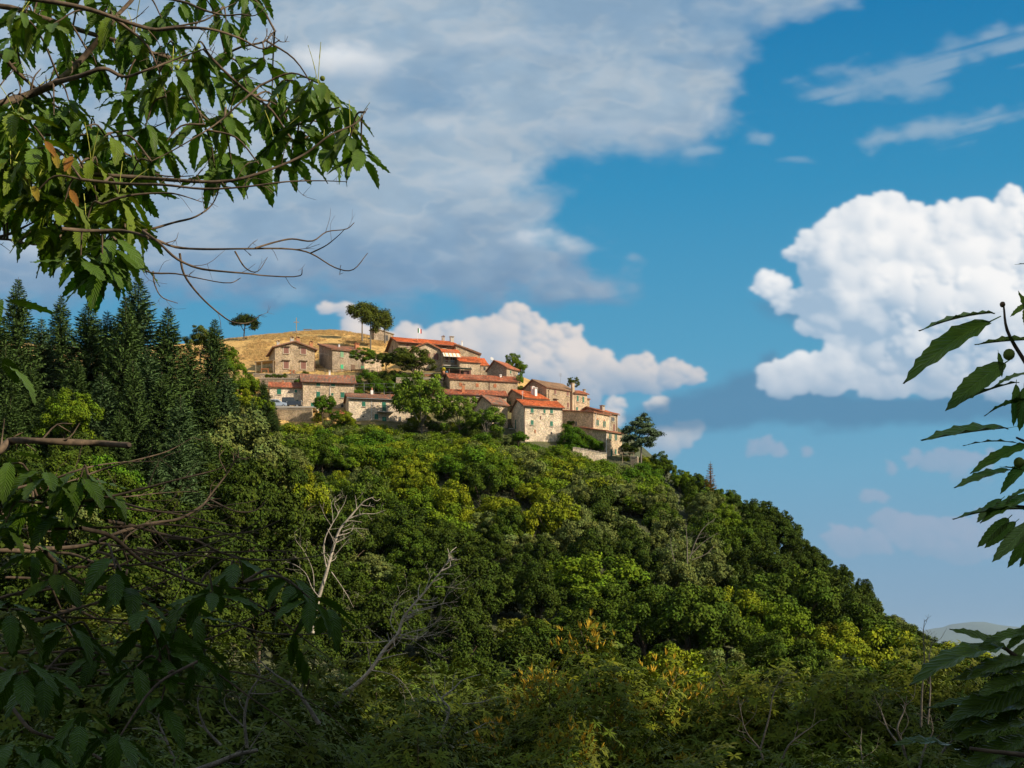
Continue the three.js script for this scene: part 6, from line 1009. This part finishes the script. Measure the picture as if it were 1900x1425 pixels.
function leafAt(o, p, dir, nor, len, geo, mat, list) {
  if (list) { const g = geo.clone(); g.applyMatrix4(new THREE.Matrix4().compose(p.clone().sub(o.position), frameOf(dir, nor), V(len, len, len))); list.push(g); return; }
  const m = mesh('leaf', geo, mat, o); m.position.copy(p).sub(o.position); m.quaternion.copy(frameOf(dir, nor)); m.scale.setScalar(len);
}
// a whorl of hanging leaves at a twig end
function whorl(o, p, R, n, len, mats, sag, spill, catkinsOn) {
  const a0 = R() * 6.28;
  for (let i = 0; i < n; i++) {
    const a = a0 + i / n * 6.283 + (R() - 0.5) * 0.5, out = V(Math.cos(a), 0, Math.sin(a)), k = R(), dir = V(out.x, 0.25 - sag * (0.4 + 1.1 * k), out.z).normalize(), nor = V(out.x * 0.5, 1, out.z * 0.5).add(ball(R).multiplyScalar(0.35)), q = p.clone().addScaledVector(out, 0.02).add(V(0, (R() - 0.5) * 0.06, 0));
    leafAt(o, q, dir, nor, len * (0.72 + 0.5 * R()), leafGeo[Math.floor(R() * 5)], mats[Math.floor(R() * mats.length)], spill);
  }
  if (catkinsOn) for (let i = 0; i < 2; i++) { const d = V((R() - 0.4), 0.5 + R() * 0.5, (R() - 0.5)).normalize(), e = p.clone().addScaledVector(d, 0.12 + 0.05 * R()); const m = mesh('catkin', tube([p, p.clone().lerp(e, 0.5).add(V(0, 0.012, 0)), e], 0.0022, 0.0014, 4, 0.9, i + 3, 6), catkinC, o); m.position.copy(o.position).negate(); if (R() < 0.5) { const b = new THREE.IcosahedronGeometry(0.012, 1); b.translate(p.x + 0.02, p.y + 0.02, p.z); const q = mesh('burr', b, burr, o); q.position.copy(o.position).negate(); } }
}
{ // the chestnut that hangs in at the top left
  const z = (...p) => zz(0, 0, 0.3789, ...p), w = (...p) => zz(0, 800, 0.4386, ...p), D = 6.6, root = at(-460, 1500, 6.4);
  const o = thing('foreground_chestnut', 'large chestnut whose leafy and bare boughs hang over the view', 'tree', V(root.x, groundY(root.x, 6.4), -6.4));
  const trunkTop = at(-430, -300, 6.6), tk = mesh('trunk', tube([V(o.position.x, o.position.y - 0.8, -6.4), at(-450, 900, 6.5), at(-420, 300, 6.6), trunkTop], 0.26, 0.15, 10, 0.12, 3), bark, o); tk.position.copy(o.position).negate();
  const limb = (a, r, y) => [[-430, y], [-200, (y + a[1]) / 2 - 10], a];
  const up = [
    [z([-900, 250], [-300, 60], [0, 30], [200, 85], [430, 160], [620, 215], [750, 260], [900, 295], [1040, 295], [1180, 230], [1290, 205], [1345, 150]), 0.022, 0.004],
    [z([-900, 700], [-300, 600], [0, 510], [150, 460], [270, 405], [400, 290], [500, 170], [560, 90], [660, -20], [700, -120]), 0.03, 0.012],
    [z([270, 405], [400, 370], [510, 335], [600, 375], [700, 350], [860, 290], [1000, 240]), 0.014, 0.003, 5.75], [z([-300, -60], [260, 10], [450, 50], [640, 115], [760, 145], [900, 135], [1040, 145], [1180, 190], [1290, 240], [1370, 195]), 0.014, 0.003, 5.75],
    [z([80, 600], [200, 655], [350, 660], [470, 660], [620, 640], [730, 630], [830, 590]), 0.012, 0.003], [z([430, 680], [560, 730], [660, 775], [760, 850], [850, 865], [950, 860]), 0.01, 0.003],
    [z([300, 840], [540, 860], [700, 870], [900, 885], [1080, 890], [1200, 870], [1400, 800], [1500, 750], [1620, 660], [1740, 605], [1800, 530]), 0.014, 0.003, 5.75], [z([400, 880], [600, 900], [800, 905], [1000, 925], [1200, 915], [1400, 890], [1550, 885], [1700, 890]), 0.009, 0.002, 5.75],
    [z([500, 1000], [620, 960], [800, 945], [900, 960], [990, 990]), 0.008, 0.002, 5.75], [z([440, 1140], [700, 1130], [850, 1090], [960, 1060], [1040, 1000], [1080, 900]), 0.009, 0.003, 5.75],
    [z([300, 1120], [430, 1130], [600, 1130], [750, 1170], [860, 1210], [1000, 1220], [1200, 1218], [1430, 1220], [1520, 1240], [1640, 1310], [1730, 1320], [1800, 1240]), 0.0105, 0.002, 5.75], [z([1250, 1215], [1350, 1185], [1430, 1170], [1530, 1180], [1600, 1135], [1700, 1120], [1735, 1090]), 0.006, 0.002, 5.75],
    [z([700, 1130], [780, 1190], [870, 1270], [960, 1310], [1100, 1330], [1220, 1340], [1300, 1350], [1470, 1350], [1480, 1320]), 0.008, 0.002, 5.75], [z([550, 1160], [640, 1240], [720, 1330], [860, 1340], [960, 1360], [1130, 1385], [1180, 1360]), 0.007, 0.002, 5.75], [z([1520, 1240], [1600, 1200], [1650, 1160], [1690, 1120]), 0.004, 0.0015, 5.75], [z([1150, 1230], [1200, 1310], [1260, 1330], [1310, 1260]), 0.005, 0.0015, 5.75],
    [z([750, 1330], [760, 1400], [800, 1460], [870, 1485]), 0.005, 0.002, 5.75], [z([880, 1240], [900, 1340], [980, 1450], [1080, 1540], [1150, 1580], [1220, 1580], [1280, 1540]), 0.007, 0.002, 5.75],
    [z([880, 400], [960, 520], [1000, 610]), 0.008, 0.004], [z([1000, 240], [1060, 310], [1200, 440], [1330, 540], [1400, 640], [1450, 710]), 0.011, 0.004], [z([1270, 420], [1180, 500], [1080, 590], [960, 670], [840, 740], [740, 790]), 0.007, 0.003], [z([-700, 0], [0, 270], [70, 340], [170, 430], [260, 510], [340, 560]), 0.017, 0.006], [z([-800, 1250], [0, 1160], [80, 1130], [160, 1090]), 0.013, 0.005], [z([-800, 1260], [0, 1170], [120, 1190], [200, 1195], [290, 1160]), 0.009, 0.003], [z([190, 1170], [240, 1230], [300, 1275], [420, 1300], [480, 1380]), 0.008, 0.003], [z([640, -40], [900, 10], [1000, 50], [1100, 75], [1180, 70], [1250, 75], [1310, 30]), 0.009, 0.002], [z([760, 145], [1000, 100], [1080, 50], [1160, 10]), 0.007, 0.002], [z([560, 90], [700, 200], [760, 300], [800, 420], [820, 520]), 0.01, 0.003], [z([-600, 900], [0, 950], [60, 960], [200, 900]), 0.008, 0.003], [z([0, 420], [40, 370], [100, 310]), 0.005, 0.003],
  ];
  const paths = branchy(o, up, bark, D, 41, { density: 5.5, len: 0.13, zw: 0.7, thin: 0.72 });
  const low = [[w([-500, 260], [-150, 170], [0, 80], [40, 45], [120, 40], [250, 45], [400, 50], [545, 60]), 0.026, 0.017], [w([-600, 420], [0, 450], [120, 490], [250, 495], [380, 480], [500, 430], [640, 390], [760, 370], [860, 310], [890, 270], [960, 180], [1010, 90]), 0.017, 0.003], [w([-500, 560], [0, 505], [150, 510], [300, 520], [420, 560], [560, 570]), 0.016, 0.006], [w([190, 510], [280, 600], [360, 650], [480, 670], [560, 720], [680, 750], [780, 800], [900, 825], [1000, 815], [1120, 770]), 0.012, 0.003], [w([340, 410], [480, 450], [600, 550], [720, 600], [850, 650], [960, 660], [1100, 670], [1240, 650]), 0.012, 0.003], [w([450, 380], [560, 400], [700, 440], [820, 460], [950, 520], [1080, 545], [1200, 545], [1330, 530], [1420, 505]), 0.01, 0.002], [w([950, 660], [1060, 720], [1150, 770], [1250, 850], [1400, 965]), 0.008, 0.002], [w([300, 740], [430, 800], [560, 815], [640, 800], [760, 750], [850, 700]), 0.008, 0.003], [w([890, 290], [1000, 340], [1090, 330], [1130, 285]), 0.006, 0.002], [w([700, 450], [830, 460], [930, 440], [1080, 420], [1200, 370]), 0.007, 0.002], [w([-300, 1000], [0, 1110], [60, 1180], [140, 1270], [260, 1310], [380, 1360], [500, 1440]), 0.013, 0.006], [w([-300, 900], [0, 940], [150, 920], [300, 870], [420, 880]), 0.008, 0.003], [w([-300, 950], [0, 1000], [100, 1060], [250, 1050], [380, 980], [420, 940]), 0.008, 0.002], [w([520, 660], [540, 560], [520, 470], [600, 400], [680, 350]), 0.008, 0.002], [w([1000, 820], [1100, 850], [1250, 860], [1400, 855], [1560, 830]), 0.006, 0.002], [w([0, 340], [60, 400], [150, 420], [300, 430]), 0.008, 0.003], [w([200, 620], [260, 760], [300, 860], [420, 960], [560, 1030], [650, 1030]), 0.008, 0.002], [w([100, 560], [200, 620], [350, 740], [480, 820]), 0.009, 0.003], [w([300, 390], [370, 260], [380, 220]), 0.005, 0.002], [w([120, 300], [200, 250], [240, 180]), 0.005, 0.002], [w([850, 640], [920, 560], [1010, 540], [1030, 640]), 0.005, 0.002], [w([640, 400], [740, 520], [770, 640], [730, 720]), 0.006, 0.002], [w([400, 600], [460, 520], [560, 500], [700, 540], [860, 560]), 0.007, 0.002]];
  { const Q = rng(91); for (let i = 0; i < 26; i++) { let x = -60 + Q() * 320, y = 900 + Q() * 380, a = (Q() - 0.5) * 0.7; const p = [], n = 5 + Math.floor(Q() * 4), bend = (Q() - 0.55) * 0.28; for (let k = 0; k < n; k++) { p.push([x, y]); x += Math.cos(a) * (55 + 20 * Q()); y += Math.sin(a) * 62; a += bend + (Q() - 0.5) * 0.3; } low.push([p, 0.0085, 0.0018]); } }
  const lowPaths = branchy(o, low, bark, 5.2, 43, { density: 4.5, len: 0.16, zw: 0.9, thin: 0.7 });
  const samples = [...paths, ...lowPaths].flatMap((P) => { const c = new THREE.CatmullRomCurve3(P); return Array.from({ length: 40 }, (_, i) => c.getPoint(i / 39)); });
  const R = rng(55), spill = { a: [] }, twigGeo = [];
  let count = 0;
  const cluster = (px, py, d, n, len, mats, sag = 0.9, cat = false) => {
    const p = at(px, py, d); let best = null, bd = 9; for (const s of samples) { const q = s.distanceTo(p); if (q < bd) { bd = q; best = s; } }
    if (best && bd > 0.03 && bd < 0.42) twigGeo.push(tube([best, best.clone().lerp(p, 0.55).add(V(0, 0.05, 0)), p], 0.0055, 0.003, 5, 0.1, px | 0));
    whorl(o, p, R, n, len, mats, sag, count + n > 300 ? spill.a : null, cat && count < 280); count += n;
  };
  const G = CLM, up2 = [[590, 180, 6.3], [630, 225, 6.4], [650, 280, 6.2], [560, 260, 6.4], [600, 300, 6.6], [545, 175, 6.6], [520, 225, 6.8], [480, 330, 6.2], [510, 290, 6.5], [430, 330, 6.4], [400, 350, 6.6], [490, 140, 6.8], [420, 250, 6.3], [370, 265, 6.5], [320, 160, 6.2], [290, 200, 6.4], [360, 120, 6.6], [420, 70, 6.6], [250, 90, 6.4], [210, 60, 6.6], [40, 50, 6.3], [100, 70, 6.2], [60, 200, 6.8], [130, 220, 6.6], [30, 240, 5.9], [70, 300, 5.8], [20, 340, 5.8], [120, 320, 5.9], [60, 390, 5.8], [120, 400, 5.8], [160, 440, 5.8], [90, 450, 5.9], [220, 390, 5.9], [230, 430, 6.0], [170, 330, 6.0], [210, 280, 6.2], [270, 260, 6.3], [300, 300, 6.4], [150, 500, 5.6], [190, 520, 5.6], [210, 480, 5.7], [180, 150, 6.9], [130, 130, 7.0], [20, 120, 6.9], [230, 200, 6.8], [300, 60, 6.9], [380, 20, 6.8], [330, 30, 7.0], [450, 20, 6.9], [160, 10, 6.9], [90, 10, 6.9], [460, 190, 7.0], [10, 410, 6.2], [350, 210, 7.0], [250, 320, 6.6], [620, 270, 6.9], [670, 310, 6.2]];
  up2.push([20, 270, 6.3], [60, 340, 6.2], [100, 360, 6.2], [30, 380, 6.3], [140, 370, 6.3], [180, 400, 6.2], [200, 350, 6.3], [100, 240, 6.5], [160, 260, 6.5], [130, 470, 6], [10, 300, 6.2], [240, 360, 6.3], [200, 100, 7], [260, 140, 7], [310, 110, 7], [390, 170, 6.8], [430, 130, 6.9], [540, 320, 6.6], [580, 220, 6.7], [500, 250, 6.9]);
  up2.push(...up2.map(([px, py, d], i) => [px + (R() - 0.5) * 46, py + (R() - 0.5) * 46, d + 0.25 + R() * 0.5]).filter(([px, py], i) => px < 640 && px > -20 && (px < 240 || i % 3 === 0)));
  up2.forEach(([px, py, d], i) => cluster(px, py - 26, d, i < 30 ? 8 : 7, px < 260 && py > 220 ? 0.175 : 0.16, px < 260 && py > 220 ? [G[0], G[2], G[2], G[3]] : [G[0], G[1], G[1], G[3]], 0.95, i % 2 === 0));
  // yellowed leaves
  for (const [px, py, m] of [[84, 262, 1], [100, 282, 0], [120, 292, 0], [130, 352, 1], [62, 345, 0], [135, 290, 1]]) { const p = at(px, py, 5.7), d = V(R() - 0.3, -0.5 - R() * 0.5, 0.4); leafAt(o, p, d, V(0.2, 0.5, 1), 0.09, leafGeo[2], CLY[m], null); }
  for (const [px, py, d, n] of [[20, 880, 4.8, 7], [85, 905, 4.8, 8], [150, 905, 4.9, 8], [60, 960, 5, 7], [115, 975, 5, 7], [190, 935, 5, 6], [215, 1075, 4.6, 7], [240, 1120, 4.7, 7], [395, 1120, 4.8, 7], [435, 1065, 5, 5], [540, 1105, 4.9, 8], [575, 1130, 4.8, 8], [605, 1150, 5, 6], [270, 1170, 4.6, 8], [300, 1225, 4.6, 8], [330, 1200, 4.8, 7], [20, 1150, 4.4, 8], [40, 1260, 4.2, 8], [80, 1270, 4.4, 7], [20, 1390, 4, 7], [150, 1360, 4.2, 8], [250, 1260, 4.5, 7], [130, 1180, 4.6, 7], [180, 1230, 4.8, 7], [100, 1100, 4.9, 7], [380, 1240, 4.9, 7], [60, 1040, 5.2, 6], [300, 1320, 4.5, 7], [220, 1390, 4.2, 7], [80, 1410, 4, 7], [350, 1150, 5.2, 6], [10, 990, 4.8, 6], [5, 690, 4.5, 4], [2, 585, 4.6, 3]]) cluster(px, py - 20, d, n, 0.155, [G[1], G[1], G[0]], 0.8);
  for (const [px, py] of [[545, 1175], [555, 1205], [565, 1225], [540, 1190]]) leafAt(o, at(px, py, 4.9), V(0.1, -1, 0.1), V(0.3, 0.1, 1), 0.09, leafGeo[3], CLB, spill.a);
  const sp = mesh('leaves', mergeGeometries(spill.a), CLM[1], o, 'stuff');
  const tw = mesh('twigs', mergeGeometries(twigGeo), bark, o, 'stuff'); tw.position.copy(o.position).negate();
}
{ // sprig of another chestnut close by on the right
  const z = (x, y) => [1600 + x * 0.6637, 480 + y * 0.6632], D = 2.9, root = at(2350, 1900, 2.9);
  const o = thing('foreground_sapling', 'chestnut sapling with long toothed leaves close on the right', 'sapling', V(root.x, groundY(root.x, 2.9), -2.9)), M = [closeLeaf(0.15, 0.24, 0.035, 0.35, 0.38), closeLeaf(0.125, 0.21, 0.03, 0.35, 0.38), closeLeaf(0.2, 0.28, 0.07, 0.35, 0.38)];
  const st = (list, r0, r1, d = D) => { const m = mesh('branch', tube(list.map(([x, y]) => at(...z(x, y), d)), r0, r1, 7, 0.1, 2), bark, o); m.position.copy(o.position).negate(); };
  st([[1100, 2200], [820, 1200], [640, 600], [530, 400], [456, 290], [405, 200], [395, 130]], 0.009, 0.002); st([[560, 600], [470, 520], [430, 500]], 0.005, 0.002); st([[600, 760], [480, 700], [420, 690]], 0.005, 0.002); st([[780, 1300], [560, 1180], [440, 1120], [400, 1090]], 0.008, 0.003, 2.4); st([[900, 1700], [560, 1420], [300, 1370]], 0.008, 0.003, 2.3);
  const bud = new THREE.SphereGeometry(0.006, 8, 6); { const b = mesh('bud', bud, std(0.2, 0.12, 0.06), o); b.position.copy(at(...z(392, 128), D)).sub(o.position); } { const b = mesh('burr', new THREE.IcosahedronGeometry(0.012, 1), burr, o); b.position.copy(at(...z(410, 268), D)).sub(o.position); } { const b = mesh('burr', new THREE.IcosahedronGeometry(0.011, 1), burr, o); b.position.copy(at(...z(438, 570), D)).sub(o.position); }
  // stem point, tip, how far the tip comes forward, roll, tone
  const L = [[372, 152, 158, 166, 0.02, 0.2, 2], [362, 174, 110, 277, 0.03, 0.7, 1], [470, 228, 316, 232, 0.02, -0.1, 2], [402, 290, 240, 387, 0.05, 0.8, 1], [440, 345, 262, 380, -0.04, 0.2, 1], [470, 398, 333, 397, 0.01, -0.2, 0], [410, 474, 170, 494, 0.04, 0.35, 2], [440, 518, 288, 488, -0.03, 0.2, 1], [470, 520, 303, 574, 0.03, 0.5, 0], [470, 560, 385, 635, 0.02, 0.7, 0], [420, 590, 260, 630, 0.05, 0.3, 2], [480, 660, 330, 700, 0.04, 0.4, 0], [460, 702, 255, 694, 0.03, 0.1, 1], [390, 672, 300, 736, -0.05, 1.1, 2], [410, 725, 326, 802, 0.04, 1.1, 1], [430, 735, 345, 804, 0.0, 1.2, 0], [480, 735, 370, 830, 0.05, 0.8, 2], [480, 760, 414, 852, 0.02, 1.0, 0], [430, 350, 425, 465, 0.0, 1.3, 0], [452, 360, 452, 470, 0.03, 1.3, 1], [480, 120, 415, 150, 0.02, 0.6, 0], [480, 110, 430, 190, -0.05, 0.9, 2], [470, 180, 440, 90, 0.0, 0.8, 1], [470, 320, 370, 330, 0.02, 0.3, 2], [470, 600, 390, 570, 0.0, 0.3, 1], [480, 640, 390, 660, 0.02, 0.2, 0], [380, 262, 392, 330, 0, 1.2, 1], [480, 800, 440, 860, 0, 0.9, 1], [500, 20, 430, 5, 0, 0.3, 1]];
  const rnd = rng(66), up = V(0, 1, 0);
  const lay = (list, D0, mats, wid) => list.forEach(([x0, y0, x1, y1, f, roll, m], i) => { const a = at(...z(x0, y0), D0), b = at(...z(x1, y1), D0 - f), d = b.clone().sub(a), nor = V(0, Math.cos(roll), Math.sin(roll)).add(V(0.1, 0, 0)); leafAt(o, a, d, nor, d.length() * 1.02, slimGeo[i % 4], mats[m], null); });
  lay(L, D, M);
  lay([[412, 1100, 262, 1016, 0.02, 0.6, 1], [400, 1090, 150, 1088, 0.1, 0.3, 1], [480, 1140, 258, 1166, 0.05, 0.5, 2], [470, 1190, 238, 1272, 0.06, 0.8, 0], [470, 1070, 398, 1135, 0, 0.9, 2], [275, 1385, 122, 1288, 0.08, 0.3, 1], [300, 1375, 218, 1250, 0, 0.8, 0], [470, 1250, 250, 1236, 0.06, 0.4, 1], [470, 1300, 260, 1310, 0.06, 0.4, 0], [470, 1340, 280, 1390, 0.06, 0.6, 1], [470, 1040, 330, 1075, 0.03, 0.5, 1], [480, 1120, 300, 1120, 0.08, 0.3, 0], [470, 1380, 330, 1440, 0.03, 0.8, 0], [480, 1220, 360, 1300, 0.02, 0.9, 1], [480, 1170, 330, 1210, 0.1, 0.5, 0], [430, 1400, 230, 1420, 0.1, 0.4, 1], [490, 1010, 400, 1090, 0.0, 0.9, 1], [470, 1270, 210, 1180, 0.0, 0.4, 0]], 2.4, M);
}
// the haze of the far air
scene.fog = new THREE.FogExp2(new THREE.Color().setRGB(0.5, 0.68, 0.9), 0.000014);
renderer.render(scene, camera);
